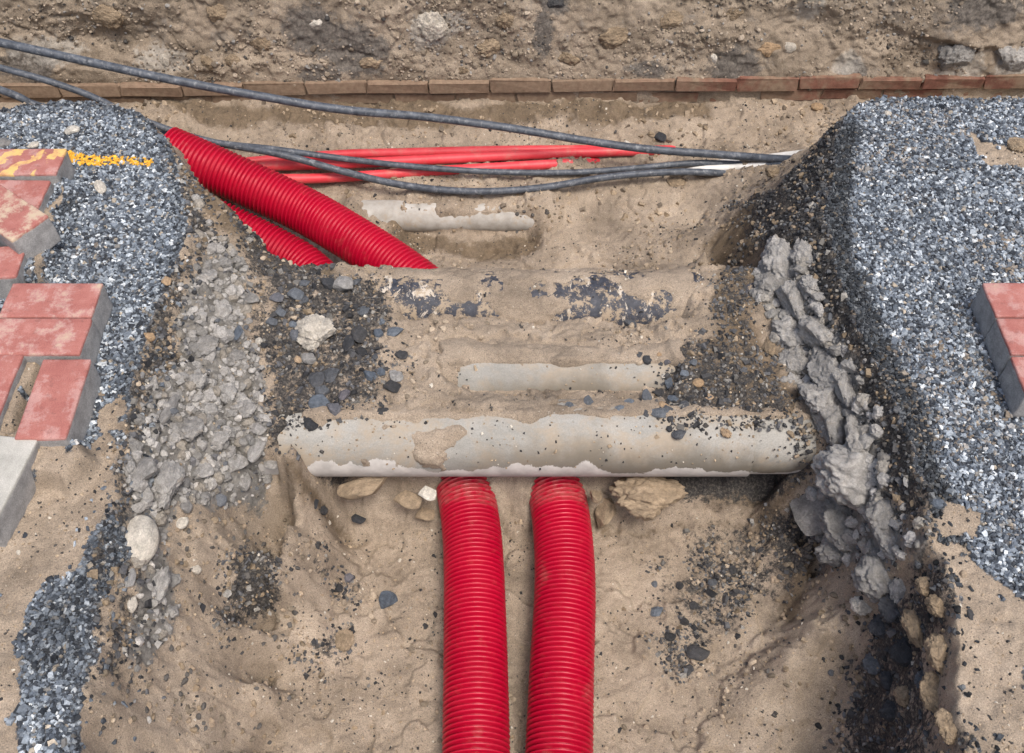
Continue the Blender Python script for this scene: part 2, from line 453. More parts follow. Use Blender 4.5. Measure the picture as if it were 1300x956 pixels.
ctl = [p for p in densify(EL)] + [p for p in densify(ER)]
def add(*pts):
    for px, py, z in pts: ctl.append(at(px, py, z))
# left bank: rubble slope, terrace and ledge over the trench
add((240, 217, -.115), (273, 251, -.15), (292, 271, -.17), (330, 300, -.205), (370, 330, -.245), (400, 343, -.262), (430, 345, -.268))
for dx, dy in ((0.05, 0.07),):                        # sharp fall behind that crest
    for px, py, z in ((213, 178, -.09), (240, 217, -.115), (273, 251, -.15), (292, 271, -.17), (330, 300, -.205), (370, 330, -.245), (400, 343, -.262), (425, 344, -.27)):
        q = at(px, py, z); ctl.append(np.array([q[0] + dx * .55, q[1] + dy * .75, -.5]))
add((262, 300, -.135), (330, 345, -.20), (400, 360, -.25), (450, 360, -.262),
    (235, 400, -.135), (300, 400, -.195), (380, 410, -.243), (450, 410, -.252),
    (225, 460, -.145), (320, 460, -.215), (400, 460, -.242), (480, 460, -.247),
    (212, 540, -.155), (300, 540, -.235), (362, 540, -.238), (410, 530, -.240),
    (212, 600, -.175), (300, 600, -.275), (350, 575, -.245), (371, 560, -.236), (366, 588, -.27), (374, 601, -.315), (372, 630, -.34), (366, 665, -.355), (362, 690, -.365),
    (190, 650, -.165), (260, 650, -.265), (190, 700, -.185), (265, 700, -.295), (330, 700, -.35), (350, 740, -.38),
    (165, 800, -.175), (235, 800, -.30), (300, 800, -.37), (328, 800, -.405), (160, 870, -.20), (235, 870, -.32), (290, 870, -.385), (318, 870, -.425),
    (150, 960, -.2), (230, 960, -.33), (308, 960, -.43), (140, 1100, -.2), (230, 1100, -.34), (300, 1100, -.43),
    (384, 604, -.50), (380, 632, -.52), (375, 665, -.53), (371, 692, -.535), (360, 735, -.54), (338, 800, -.545), (328, 868, -.555), (396, 612, -.54), (394, 640, -.55), (388, 690, -.552), (375, 740, -.558), (352, 800, -.562), (342, 870, -.57), (334, 960, -.575), (325, 1100, -.58),
    (60, 770, -.125), (70, 830, -.14), (60, 900, -.135))
# trench floor in front
for py in (680, 760, 860, 960, 1100, 1400):
    for px in (430, 520, 640, 760, 860): add((px, py, -.578))
for px in (450, 540, 650, 760, 860, 960): add((px, 640, -.565))
add((940, 700, -.565), (940, 780, -.57), (920, 870, -.575), (930, 960, -.58), (940, 1100, -.58))
# right bank: bitumen skirt, concrete course, dirt slope, sand heap
add((1008, 300, -.15), (1018, 350, -.16), (1036, 400, -.165), (1062, 450, -.165), (1085, 500, -.165), (1108, 560, -.165), (1126, 620, -.17), (1140, 690, -.175), (1155, 750, -.18), (1168, 820, -.2), (1172, 870, -.21), (1175, 960, -.22))
add((985, 290, -.19), (975, 330, -.235), (990, 390, -.245), (1005, 440, -.25), (1040, 500, -.25), (1060, 560, -.26), (1075, 610, -.265), (1085, 660, -.29), (1112, 720, -.30), (1125, 780, -.33), (1120, 850, -.36), (1120, 960, -.38))
add((955, 345, -.275), (965, 400, -.29), (975, 450, -.305), (1015, 520, -.315), (1025, 590, -.345), (1003, 640, -.42), (1030, 690, -.42), (1062, 725, -.40),
    (925, 350, -.28), (905, 400, -.255), (915, 450, -.272), (895, 500, -.268), (945, 520, -.295), (985, 560, -.32), (1006, 604, -.36),
    (996, 628, -.52), (1020, 700, -.55), (1035, 740, -.56), (1000, 780, -.572), (960, 830, -.575), (1078, 765, -.37), (1040, 800, -.43), (1000, 838, -.49), (955, 880, -.545), (1100, 800, -.42), (1085, 840, -.47), (1062, 880, -.52), (1105, 880, -.44), (1050, 940, -.55), (1000, 940, -.56), (1110, 960, -.44))
add((985, 240, -.26), (960, 270, -.33), (940, 310, -.35), (1005, 225, -.30), (920, 280, -.47), (895, 320, -.40), (1015, 205, -.36), (950, 235, -.49), (870, 300, -.52), (1040, 185, -.40))
# back trench floor
for X in np.arange(-2.4, 2.41, 0.3):
    ctl.append(np.array([X, 2.84, -.505])); ctl.append(np.array([X, 2.66, -.535])); ctl.append(np.array([X, 3.1, -.5]))
    if -0.75 < X < 0.62:
        ctl.append(np.array([X, 2.45, -.565])); ctl.append(np.array([X, 2.34, -.60])); ctl.append(np.array([X, 2.05, -.615])); ctl.append(np.array([X, 1.9, -.60]))
    if X < -0.9 or X > 0.95:
        ctl.append(np.array([X, 2.42, -.46])); ctl.append(np.array([X, 2.50, -.53]))
for s, P in ((-1, poly_L), (1, poly_R)):
    for X in (1.2, 1.7, 2.6, 4):
        for Y in (-1.5, 0, 0.8, 1.4, 2.0): ctl.append(np.array([s * X, Y, GRAVEL_Z]))
C = np.array(ctl)
keep = [0]
for i in range(1, len(C)):
    if np.min(np.hypot(C[keep, 0] - C[i, 0], C[keep, 1] - C[i, 1])) > 0.012: keep.append(i)
C = C[keep]
D = np.hypot(C[:, None, 0] - C[None, :, 0], C[:, None, 1] - C[None, :, 1])
A = np.block([[-D - 0.0 * np.eye(len(C)), np.ones((len(C), 1))], [np.ones((1, len(C))), np.zeros((1, 1))]])
W = np.linalg.solve(A, np.append(C[:, 2], 0))

def rbf(x, y):
    out = np.full(x.shape, W[-1])
    for i in range(len(C)): out -= W[i] * np.hypot(x - C[i, 0], y - C[i, 1])
    return out

fine = 0.0042
def axis(lo, hi, far_lo, far_hi):
    mid = np.arange(lo, hi, fine)
    up = [mid[-1]]; st = fine
    while up[-1] < far_hi: st *= 1.22; up.append(up[-1] + st)
    dn = [mid[0]]; st = fine
    while dn[-1] > far_lo: st *= 1.22; dn.append(dn[-1] - st)
    return np.concatenate([np.array(dn[1:])[::-1], mid, np.array(up[1:])])
gx = axis(-1.42, 1.42, -3.4, 3.4)
gy = axis(0.48, 2.90, -1.6, 3.05)
gy = gy[gy <= 3.05]
X, Y = np.meshgrid(gx, gy)
warp = 0.014
Xw = X + warp * fbm(X * 14, Y * 14, 3, 31); Yw = Y + warp * fbm(X * 14, Y * 14, 3, 47)
Z = rbf(Xw, Yw)
Z = np.clip(Z, -.64, -.07)
# the pipe bank between the two trenches
P1 = dict(y=1.324, z=-.33, r=.090); P2 = dict(y=1.495, z=-.32, r=.075); P3 = dict(y=1.729, z=-.33, r=.100)
wob = 0.012 * fbm(X * 9, Y * 0 + 3.3, 3, 5) + 0.008 * fbm(X * 30, Y * 20, 3, 6)
prof = ([0.9, 1.20, 1.255, 1.30, 1.322, 1.330, 1.36, 1.405, 1.428, 1.455, 1.49, 1.55, 1.60, 1.635, 1.655, 1.70, 1.790, 1.815, 1.86, 1.93],
        [-.7, -.60, -.53, -.46, -.40, -.243, -.246, -.270, -.285, -.285, -.248, -.250, -.262, -.275, -.29, -.28, -.275, -.36, -.55, -.66])
Yb = Y + np.where(Y < 1.31, wob * 1.6, 0.0) + np.where(Y > 1.79, wob, 0)
zfill = np.interp(Yb, [1.312, 1.318, 1.332, 1.42, 1.52, 1.62, 1.72, 1.79, 1.82, 1.87, 1.94], [-1, -.5, -.240, -.236, -.230, -.226, -.222, -.232, -.30, -.52, -1]) + .008 * fbm(X * 7, Y * 7, 4, 17)
fm = np.maximum(sstep(-.10, -.17, X + .03 * fbm(X * 12, Y * 12, 3, 18)), sstep(.355, .40, X + .03 * fbm(X * 12, Y * 12, 3, 19)))
fm = fm * np.where(Y > 1.61, np.maximum(sstep(-.24, -.33, X), sstep(.40, .46, X)), 1)
zb = np.interp(Yb, *prof)
zb = np.where((fm > 0) & (Y > 1.31) & (Y < 1.94), np.maximum(zb, zfill * fm + zb * (1 - fm)), zb)
zb = zb + 0.006 * fbm(X * 22, Y * 22, 4, 11)
xs = sstep(-.75, -.6, X) * (1 - sstep(.66, .76, X))
zb = zb * xs + (-1) * (1 - xs)
Z = np.maximum(Z, zb)
q1 = P1['z'] + np.sqrt(np.maximum(P1['r'] ** 2 - (Y - P1['y']) ** 2, 0)) + .016
nz1 = .03 * fbm(X * 16, Y * 16, 3, 141)
ends = np.maximum(sstep(-.47, -.53, X + nz1), sstep(.635, .70, X + nz1)) * (np.abs(Y - P1['y']) < P1['r'] - .004)
Z = np.where(ends > 0, np.maximum(Z, Z * (1 - ends) + q1 * ends), Z)
# gravel shelves: crisp edge
rag = .035 * sstep(1.15, .95, Y)
Xr = Xw + rag * fbm(X * 11, Y * 11, 4, 161)
sdL = poly_sd(Xw, Yw, poly_L); sdR = poly_sd(Xr, Yw, poly_R)
sdG = np.minimum(sdL, sdR)
lv = GRAVEL_Z + 0.004 * fbm(X * 8, Y * 8, 3, 21)
Z = np.where(sdG < 0, lv * sstep(0.0, -.02, sdG) + Z * (1 - sstep(0.0, -.02, sdG)), Z)
gapm = 1 - sstep(-.01, .012, poly_sd(Xw, Yw, [at(a, b, -.03)[:2] for a, b in ((22, 452), (56, 452), (10, 560), (-40, 560))]))
gapm = np.maximum(gapm, 1 - sstep(-.008, .02, poly_sd(Xw, Yw, [at(a, b, -.03)[:2] for a, b in ((0, 545), (60, 548), (92, 556), (108, 580), (80, 600), (0, 590))])))
gapm = np.maximum(gapm, .8 * (1 - sstep(-.008, .02, poly_sd(Xw, Yw, [at(a, b, -.03)[:2] for a, b in ((0, 232), (84, 222), (98, 232), (70, 262), (60, 320), (40, 350), (0, 340))]))))
Z = Z + gapm * .052
# undercut hollow in front of the old pipe in the back trench
ho0, ho1 = at(500, 300, -.6), at(690, 300, -.6)
Xh = X + .03 * fbm(X * 11, Y * 11, 3, 23)
hx = sstep(ho0[0] - .01, ho0[0] + .05, Xh) * (1 - sstep(ho1[0] - .05, ho1[0] + .02, Xh))
Yh = Y + .02 * fbm(X * 9, Y * 3, 3, 24)
hy = sstep(2.14, 2.27, Yh) * (1 - sstep(2.335, 2.352, Yh))
Z = Z - 0.045 * hx * hy + 0.025 * hx * sstep(2.345, 2.36, Yh) * (1 - sstep(2.40, 2.5, Y))

for e_ in (452, 692):
    xe = (e_ - PCX) / FPX * 3.22
    Z = Z + .06 * np.exp(-((X - xe + .02 * fbm(X * 20, Y * 20, 3, 44)) / .055) ** 2 - ((Y - 2.375) / .07) ** 2)

class Surf:
    """bilinear sampler of the ground, with the pipes lying in it"""
    def __init__(s, Z): s.Z = Z
    def g(s, x, y):
        x = np.clip(x, gx[0], gx[-2]); y = np.clip(y, gy[0], gy[-2])
        i = np.clip(np.searchsorted(gx, x) - 1, 0, len(gx) - 2); j = np.clip(np.searchsorted(gy, y) - 1, 0, len(gy) - 2)
        u = (x - gx[i]) / (gx[i + 1] - gx[i]); v = (y - gy[j]) / (gy[j + 1] - gy[j])
        Z = s.Z
        return (Z[j, i] * (1 - u) + Z[j, i + 1] * u) * (1 - v) + (Z[j + 1, i] * (1 - u) + Z[j + 1, i + 1] * u) * v
    def all(s, x, y):
        z = s.g(x, y)
        for p in (P1, P2, P3):
            q = p['r'] ** 2 - (y - p['y']) ** 2
            z = np.where((q > 0) & (np.abs(x) < .7), np.maximum(z, p['z'] + np.sqrt(np.maximum(q, 0))), z)
        return z
    def hit(s, px, py):
        d = ray(px, py); t = np.arange(1.2, 5.0, 0.0015)
        p = d[None] * t[:, None]; p[:, 2] += CAM_H
        below = p[:, 2] < s.all(p[:, 0], p[:, 1])
        k = int(np.argmax(below)) if below.any() else len(t) - 1
        return p[k]
S0 = Surf(Z)
def wpoly(pts): return [S0.hit(x, y)[:2] for x, y in pts]
Xm = Xw + .045 * fbm(X * 7, Y * 7, 4, 201); Ym = Yw + .045 * fbm(X * 7, Y * 7, 4, 203)
def mask(polys, soft=0.03):
    m = np.zeros(X.shape)
    for pl in polys:
        m = np.maximum(m, 1 - sstep(-soft, soft, poly_sd(Xm, Ym, wpoly(pl))))
    return m

Z0s = Z.copy()
# what the ground is made of, and shade painted in its recesses, zone by zone
m_conc = mask([
    [(245, 250), (262, 300), (300, 340), (322, 380), (320, 440), (335, 500), (350, 560), (345, 610), (300, 640), (260, 640), (225, 640), (200, 700), (215, 760), (190, 860), (155, 860), (165, 760), (165, 640), (175, 560), (205, 500), (225, 440), (235, 380), (250, 320)],
    [(1003, 300), (1035, 330), (1045, 390), (1075, 450), (1100, 520), (1115, 580), (1130, 640), (1140, 700), (1150, 750), (1120, 770), (1090, 750), (1085, 720), (1030, 700), (1008, 670), (1040, 600), (1035, 530), (995, 470), (985, 420), (963, 360), (975, 320)]], 0.02)
m_dark = mask([
    [(300, 290), (345, 318), (420, 345), (480, 350), (500, 380), (500, 440), (480, 480), (480, 520), (420, 545), (390, 560), (350, 560), (335, 500), (322, 440), (330, 390), (300, 340)],
    [(830, 440), (880, 430), (915, 440), (990, 470), (1010, 520), (1030, 590), (1010, 610), (950, 580), (890, 560), (855, 540), (835, 500)],
    [(1058, 130), (1085, 135), (1062, 190), (1050, 240), (1040, 300), (1060, 380), (1105, 460), (1130, 530), (1150, 600), (1190, 700), (1218, 790), (1224, 870), (1226, 960), (1060, 960), (1060, 870), (1090, 770), (1150, 760), (1140, 690), (1118, 570), (1085, 480), (1048, 390), (1030, 330), (1000, 270), (1030, 220), (1050, 160)],
    [(870, 660), (960, 650), (1030, 660), (1030, 720), (1000, 760), (960, 770), (930, 800), (890, 830), (850, 780), (860, 740)],
    [(840, 790), (890, 800), (900, 860), (870, 870), (850, 850)],
    [(195, 160), (215, 185), (250, 250), (262, 300), (240, 330), (225, 420), (205, 500), (175, 560), (160, 640), (150, 640), (155, 540), (200, 400), (236, 310), (228, 230), (200, 175)],
    [(130, 640), (160, 640), (160, 740), (120, 760), (115, 860), (30, 860), (30, 790), (75, 750), (110, 700)],
    [(415, 720), (470, 725), (470, 760), (415, 760)], [(390, 800), (450, 790), (450, 865), (395, 865)],
    [(150, 770), (165, 770), (160, 860), (120, 860)], [(290, 700), (340, 690), (350, 730), (310, 770), (285, 820), (275, 770)],
    [(925, 250), (1010, 240), (1025, 290), (985, 320), (960, 300)]], 0.045)
floor_zone = (1 - sstep(-.53, -.48, Z)) * sstep(1.32, 1.26, Y)
m_dark *= 0.9 - .42 * floor_zone - .26 * sstep(.10, .3, xs) * (Y > 1.3) * (Y < 1.9) * (1 - sstep(.0, .12, np.abs(X) - .62))
for pl, k in (([(430, 345), (505, 345), (515, 420), (505, 520), (440, 540), (420, 500), (430, 420)], .35), ([(860, 640), (1010, 610), (1035, 700), (960, 700)], .3),
              ([(960, 500), (1010, 480), (1035, 600), (1000, 610)], .35), ([(800, 700), (870, 690), (880, 800), (820, 800)], .3)):
    m_dark = np.maximum(m_dark, k * mask([pl], .05))
sand_on_gravel = mask([
    [(0, 560), (60, 580), (90, 570), (140, 540), (158, 560), (150, 600), (138, 650), (100, 720), (40, 770), (20, 870), (20, 1000), (-300, 1000), (-300, 560)],
    [(1225, 165), (1250, 180), (1320, 185), (1320, 220), (1262, 212), (1235, 195)],
    [(1178, 690), (1230, 700), (1260, 740), (1330, 780), (1330, 1100), (1200, 1100), (1195, 800)],
    [(1195, 640), (1240, 650), (1245, 690), (1190, 690)], [(130, 505), (172, 508), (168, 545), (135, 545)],
    [(20, 440), (60, 450), (100, 560), (90, 600), (-60, 600)],
    [(60, 275), (75, 240), (95, 225), (80, 270), (60, 330), (48, 360)]], 0.022)
sand_on_gravel *= sstep(-.55, .0, fbm(X * 26, Y * 26, 4, 77) + 0.25)
in_grav = 1 - sstep(-.012, .004, sdG)
m_grav = in_grav * (1 - sand_on_gravel)
clump = mask([[(25, 800), (60, 760), (110, 740), (125, 700), (150, 640), (160, 700), (120, 770), (118, 850), (30, 870)]], .02) * (fbm(X * 20, Y * 20, 3, 5) > -.15)
m_grav = np.maximum(m_grav, clump)
m_conc = m_conc * (1 - in_grav)
m_dark = m_dark * (1 - in_grav * sand_on_gravel)
m_damp_shade = mask([
    [(960, 250), (1020, 260), (1000, 300), (960, 360), (940, 440), (985, 470), (1030, 590), (1000, 640), (1030, 700), (1040, 750), (1000, 790), (990, 700), (940, 640), (860, 620), (880, 610), (1000, 606), (930, 560), (890, 540), (910, 440), (920, 340), (900, 300)],  # brown damp soil, plus painted shade under the overhanging concrete
    [(380, 606), (560, 606), (555, 640), (400, 650)], [(620, 606), (1010, 606), (1000, 650), (620, 640)],  # undercut below the front pipe: its shade painted as dark soil
    [(500, 286), (690, 286), (690, 315), (500, 318)],  # shade painted into the hollow under the old pipe
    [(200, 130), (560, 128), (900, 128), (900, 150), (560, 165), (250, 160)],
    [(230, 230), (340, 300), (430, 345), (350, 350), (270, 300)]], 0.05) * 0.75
m_damp_shade = np.clip(1.25 * m_damp_shade + 0.35 * fbm(X * 6, Y * 6, 4, 91), 0, 1)

band = sstep(.13, .06, sdR) * (1 - in_grav) * sstep(2.3, 2.15, Y) * (.35 + .65 * sstep(.92, 1.15, Y))
m_dark = m_dark * (1 - .22 * sstep(1.12, .9, Y) * (X > .6))
m_dark = np.maximum(m_dark, 1.0 * band * (1 - m_conc))
slp = mask([[(885, 440), (950, 400), (985, 440), (1000, 480), (1030, 590), (1008, 606), (930, 570), (870, 520)], [(905, 330), (960, 300), (975, 380), (940, 430), (900, 400)]], .05)
m_dark = np.maximum(m_dark, .5 * slp * (1 - m_conc)); m_damp_shade = np.maximum(m_damp_shade, .95 * slp)
heap = mask([[(1085, 752), (1098, 775), (1062, 870), (1050, 960), (940, 960), (955, 865), (1000, 815), (1050, 772)]], .02)
m_damp_shade = m_damp_shade * (1 - .9 * heap); m_dark = m_dark * (1 - heap); m_conc = m_conc * (1 - heap)
# relief
f1, f2, cid = worley(X * 24 + fbm(X * 20, Y * 20, 2, 1), Y * 24, 3)
g1, g2, gid = worley(X * 60, Y * 60, 8)
lump = (cid - .35) * 0.034 * sstep(0, .30, f2 - f1) + (gid - .4) * 0.012 * sstep(0, .3, g2 - g1)
Z = Z + m_conc * lump
Z = Z + np.maximum(m_dark, .25 * m_damp_shade) * (1 - in_grav) * ((gid - .4) * 0.007 * sstep(0, .3, g2 - g1) + 0.006 * fbm(X * 40, Y * 40, 3, 61))
sandy = (1 - m_conc) * (1 - m_dark) * (1 - m_grav)
Z = Z + sandy * ((gid - .45) * .006 * sstep(0, .3, g2 - g1) * sstep(-.1, .3, fbm(X * 8, Y * 8, 3, 151)) + 0.011 * fbm(X * 11, Y * 11, 5, 63, gain=.6) + 0.004 * (np.abs(fbm(X * 30, Y * 30, 4, 67)) * -2 + .5) + 0.003 * fbm(X * 80, Y * 80, 3, 65))
q_ = fbm(X * 6 + .4 * fbm(X * 15, Y * 15, 2, 8), Y * 6, 4, 121)
Z = Z + sandy * (1 - in_grav) * (.011 * sstep(-.015, .03, q_) + .009 * sstep(-.02, .015, fbm(X * 10, Y * 9, 4, 123)) - .01)
back = sstep(2.45, 2.6, Y) * (1 - in_grav)
h1, h2, hid = worley(X * 30, Y * 30, 14)
Z = Z + back * ((hid - .45) * .022 * sstep(0, .35, h2 - h1) * sstep(-.1, .35, fbm(X * 5, Y * 5, 3, 19)) + .008 * fbm(X * 25, Y * 25, 3, 15))
gy_, gx_ = np.gradient(Z0s, gy, gx)
slope = sstep(.45, 1.3, np.hypot(gx_, gy_)) * (1 - in_grav)
k1, k2, kid = worley(X * 26 + fbm(X * 18, Y * 18, 2, 101), Y * 26, 103)
rid = 1 - np.abs(fbm(X * 16, Y * 16, 4, 107))
Z = Z + slope * ((kid - .5) * .020 * sstep(0, .3, k2 - k1) + .014 * (rid - .75) + .006 * fbm(X * 55, Y * 55, 3, 109))
ground_v = np.stack([X.ravel(), Y.ravel(), Z.ravel()], 1)
mk = np.stack([m_dark.ravel(), m_conc.ravel(), m_grav.ravel(), m_damp_shade.ravel()], 1)
g = mesh_np('ground', ground_v, grid_faces(len(gx), len(gy)), M_ground, smooth=True, colors=mk, attr='mask')
tag(g, 'sandy excavated ground with a trench cut between two gravel shelves', 'ground', kind='structure')
S = Surf(Z)

# surrounding street level, out to the horizon
t_ = NT('street_sand'); P_ = t_.coord()
M_street = t_.done(sand_color(t_, P_), 0.95, sand_bump(t_, P_), 0.2)
x0, x1, y0, y1 = gx[0] + .02, gx[-1] - .02, gy[0] + .02, 3.9
zr = GRAVEL_Z - .004
B = 120
rv = [(-B, -B, zr), (B, -B, zr), (B, B, zr), (-B, B, zr), (x0, y0, zr), (x1, y0, zr), (x1, y1, zr), (x0, y1, zr)]
tag(mesh_np('street_ground', np.array(rv, float), np.array([(0, 1, 5, 4), (1, 2, 6, 5), (2, 3, 7, 6), (3, 0, 4, 7)]), M_street),
    'flat sandy street surface around the excavation', 'ground', kind='structure')

# ------------------------------------------------------------------ far bank of the back trench
bx = np.concatenate([np.arange(-3.45, -2.0, .03), np.arange(-2.0, 2.0, .005), np.arange(2.0, 3.46, .03)])
bs = np.concatenate([np.linspace(-.60, -.06, 135), np.linspace(-.05, 1.0, 22)])
BX, BS = np.meshgrid(bx, bs)
def bank_base(x, s):
    z = np.minimum(s, -.055 + .0 * s)
    y = 2.862 + np.where(s > -.42, (s + .42) * .30, 0.0)
    y = np.where(s > -.055, 2.862 + .365 * .30 + (s + .055) * 1.0, y)
    return y, z
by, bz = bank_base(BX, BS)
a1, a2, aid = worley(BX * 13 + fbm(BX * 9, BS * 9, 2, 3), BS * 15, 41)
b1, b2, bid = worley(BX * 38, BS * 40, 45)
disp = .030 * fbm(BX * 5, BS * 7, 4, 51) + (aid - .5) * .026 * sstep(0, .3, a2 - a1) * sstep(-.25, .3, fbm(BX * 3, BS * 4, 3, 88)) + (bid - .4) * .010 * sstep(0, .3, b2 - b1) + .005 * fbm(BX * 60, BS * 60, 3, 57)
# long slab cracks on the right, soft overhang on the left
crack = at_y(1215, 40, 2.95)
ov = np.exp(-((BX - crack[0] + .02) / .2) ** 2) * sstep(crack[2] - .02 - .35 * 0, crack[2] + .004, BS + .18 * (BX - crack[0]) + .012 * fbm(BX * 15, BS * 3, 3, 9)) * .035
hl = at_y(150, 45, 2.93)
ov = ov - .05 * np.exp(-((BX - hl[0]) / .16) ** 2 - ((BS - hl[2]) / .055) ** 2)
hl2 = at_y(1010, 25, 2.93)
ov = ov - .03 * np.exp(-((BX - hl2[0]) / .10) ** 2 - ((BS - hl2[2]) / .05) ** 2)
disp = (disp + ov) * sstep(.30, -.03, BS) * (0.35 + 0.65 * sstep(-.425, -.38, BS))
BYd = by - disp * .95; BZd = bz + disp * .3
def bmask(lst):
    m = np.zeros(BX.shape)
    for px, py, rx, ry in lst:
        c = at_y(px, py, 2.91); k = 3.45 / FPX
        m = np.maximum(m, np.exp(-((BX - c[0]) / (rx * k)) ** 2 - ((BS - c[2]) / (ry * k / .8)) ** 2))
    return m
bm_dark = bmask([(395, 40, 40, 30), (450, 60, 50, 30), (703, 8, 22, 16), (690, 40, 14, 30), (930, 75, 40, 22), (1080, 82, 22, 14), (410, 85, 30, 14), (40, 75, 40, 20), (1245, 15, 60, 20), (820, 80, 30, 10)])
bm_lime = bmask([(205, 70, 40, 16), (545, 40, 26, 22), (1215, 78, 30, 24), (1280, 75, 24, 20), (1030, 15, 22, 14), (1075, 75, 24, 14), (575, 30, 20, 14), (60, 60, 50, 16)])
bk = mesh_np('earth_bank', np.stack([BX.ravel(), BYd.ravel(), BZd.ravel()], 1), grid_faces(len(bx), len(bs)), M_bank, smooth=True,
             colors=np.stack([bm_dark.ravel(), bm_lime.ravel(), 0 * bm_dark.ravel()], 1), attr='mask')
tag(bk, 'crumbly brown dirt bank along the far side of the trench', 'dirt bank', kind='structure')
def bank_hit(px, py):
    best = None; d = ray(px, py)
    t = np.arange(2.6, 4.2, .002); p = d[None] * t[:, None]; p[:, 2] += CAM_H
    jj = np.clip(np.searchsorted(bs, p[:, 2]), 0, len(bs) - 1); ii = np.clip(np.searchsorted(bx, p[:, 0]), 0, len(bx) - 1)
    k = int(np.argmax(p[:, 1] > BYd[jj, ii]))
    return p[k]

# ------------------------------------------------------------------ meshes for stones
def ico(sub):
    import bmesh
    bm = bmesh.new(); bmesh.ops.create_icosphere(bm, subdivisions=sub, radius=1)
    v = np.array([tuple(q.co) for q in bm.verts]); f = np.array([[q.index for q in p.verts] for p in bm.faces]); bm.free()
    return v, f
ICO2, ICO3, ICO4 = ico(2), ico(4), ico(5)
def cut_rock(seed, planes=11, lo=.52, hi=.86, base=ICO3):
    r = np.random.default_rng(seed); v = base[0].copy()
    for i in range(planes):
        n = r.normal(size=3); n /= np.linalg.norm(n); d = r.uniform(lo, hi)
        e = v @ n - d; v -= np.where(e > 0, e, 0)[:, None] * n[None]
    v += .035 * fbm(v[:, 0] * 3 + seed, v[:, 1] * 3, 3, seed, v[:, 2] * 3)[:, None] * v
    s = np.abs(v).max(0); return v / s, base[1]
def lump_rock(seed, amp=.38, base=ICO4):
    r = np.random.default_rng(seed + 900); v = base[0].copy(); o = r.uniform(0, 50, 3)
    for i in range(5):
        n = r.normal(size=3); n /= np.linalg.norm(n); d = r.uniform(.6, .9)
        e = v @ n - d; v -= np.where(e > 0, e, 0)[:, None] * n[None]
    n = fbm(v[:, 0] * 1.6 + o[0], v[:, 1] * 1.6 + o[1], 5, seed, v[:, 2] * 1.6 + o[2], .58)
    n2 = 1 - np.abs(fbm(v[:, 0] * 3.6 + o[1], v[:, 1] * 3.6, 4, seed + 3, v[:, 2] * 3.6))
    n3 = fbm(v[:, 0] * 7 + o[2], v[:, 1] * 7, 4, seed + 5, v[:, 2] * 7, .65)
    v = v * (1 + amp * n + .22 * (n2 - .8) + .20 * n3)[:, None]
    return v / np.abs(v).max(0), base[1]
def pebble(seed):
    v = ICO3[0].copy(); n = fbm(v[:, 0] * 1.1 + seed, v[:, 1] * 1.1, 2, seed, v[:, 2] * 1.1)
    v = v * (1 + .22 * n)[:, None]; return v / np.abs(v).max(0), ICO3[1]
SHAPES = {'cut': [cut_rock(i) for i in range(9)], 'lump': [lump_rock(i) for i in range(8)], 'pebble': [pebble(i) for i in range(3)]}
MESHES = {}
def stone_mesh(shape, i, mkey, name):
    key = (shape, i, mkey)
    if key not in MESHES:
        v, f = SHAPES[shape][i]
        MESHES[key] = mesh_np(name, v, f, MATS[mkey], smooth=(shape != 'cut'), link=False)
    return MESHES[key]
nrock = 0
def look(m, w):
    return ('tiny ' if w < 11 else 'small ' if w < 15 else '' if w < 21 else 'larger ') + dict(dark='dark grey', black='black', blue='bluish', conc='grey')[m]
def rock(px, py, w, h, mkey, label, cat='stone', name='stone', shape='cut', group=None, sink=.3, tall=.6, yaw=None, on='ground', tilt=.25):
    """w, h: width and depth of the stone in photo pixels at its own distance"""
    global nrock
    p = S.hit(px, py) if on == 'ground' else bank_hit(px, py)
    k = depth_of(p) / FPX * ((1.1 if px < 650 else 1.32) if mkey == 'conc' else 1.0)
    r = np.random.default_rng(1000 + nrock); nrock += 1
    sx, sy = w * k / 2, h * k / 2 / (.80 if on == 'ground' else 1.0)
    sz = min(sx, sy) * tall if on == 'ground' else h * k / 2 / .8
    if on != 'ground': sy = min(sx, sz) * .6
    vs = SHAPES[shape]
    o = obj(name, stone_mesh(shape, int(r.integers(len(vs))), mkey, name))
    o.scale = (sx, sy, sz)
    o.rotation_euler = (r.uniform(-tilt, tilt), r.uniform(-tilt, tilt), r.uniform(-.25, .25) if yaw is None else yaw)
    if on == 'ground':
        o.location = (p[0], p[1], p[2] + sz * (1 - 2 * sink))
    else:
        o.location = (p[0], p[1] + sy * .15, p[2])
    tag(o, label, cat, group)
    return o

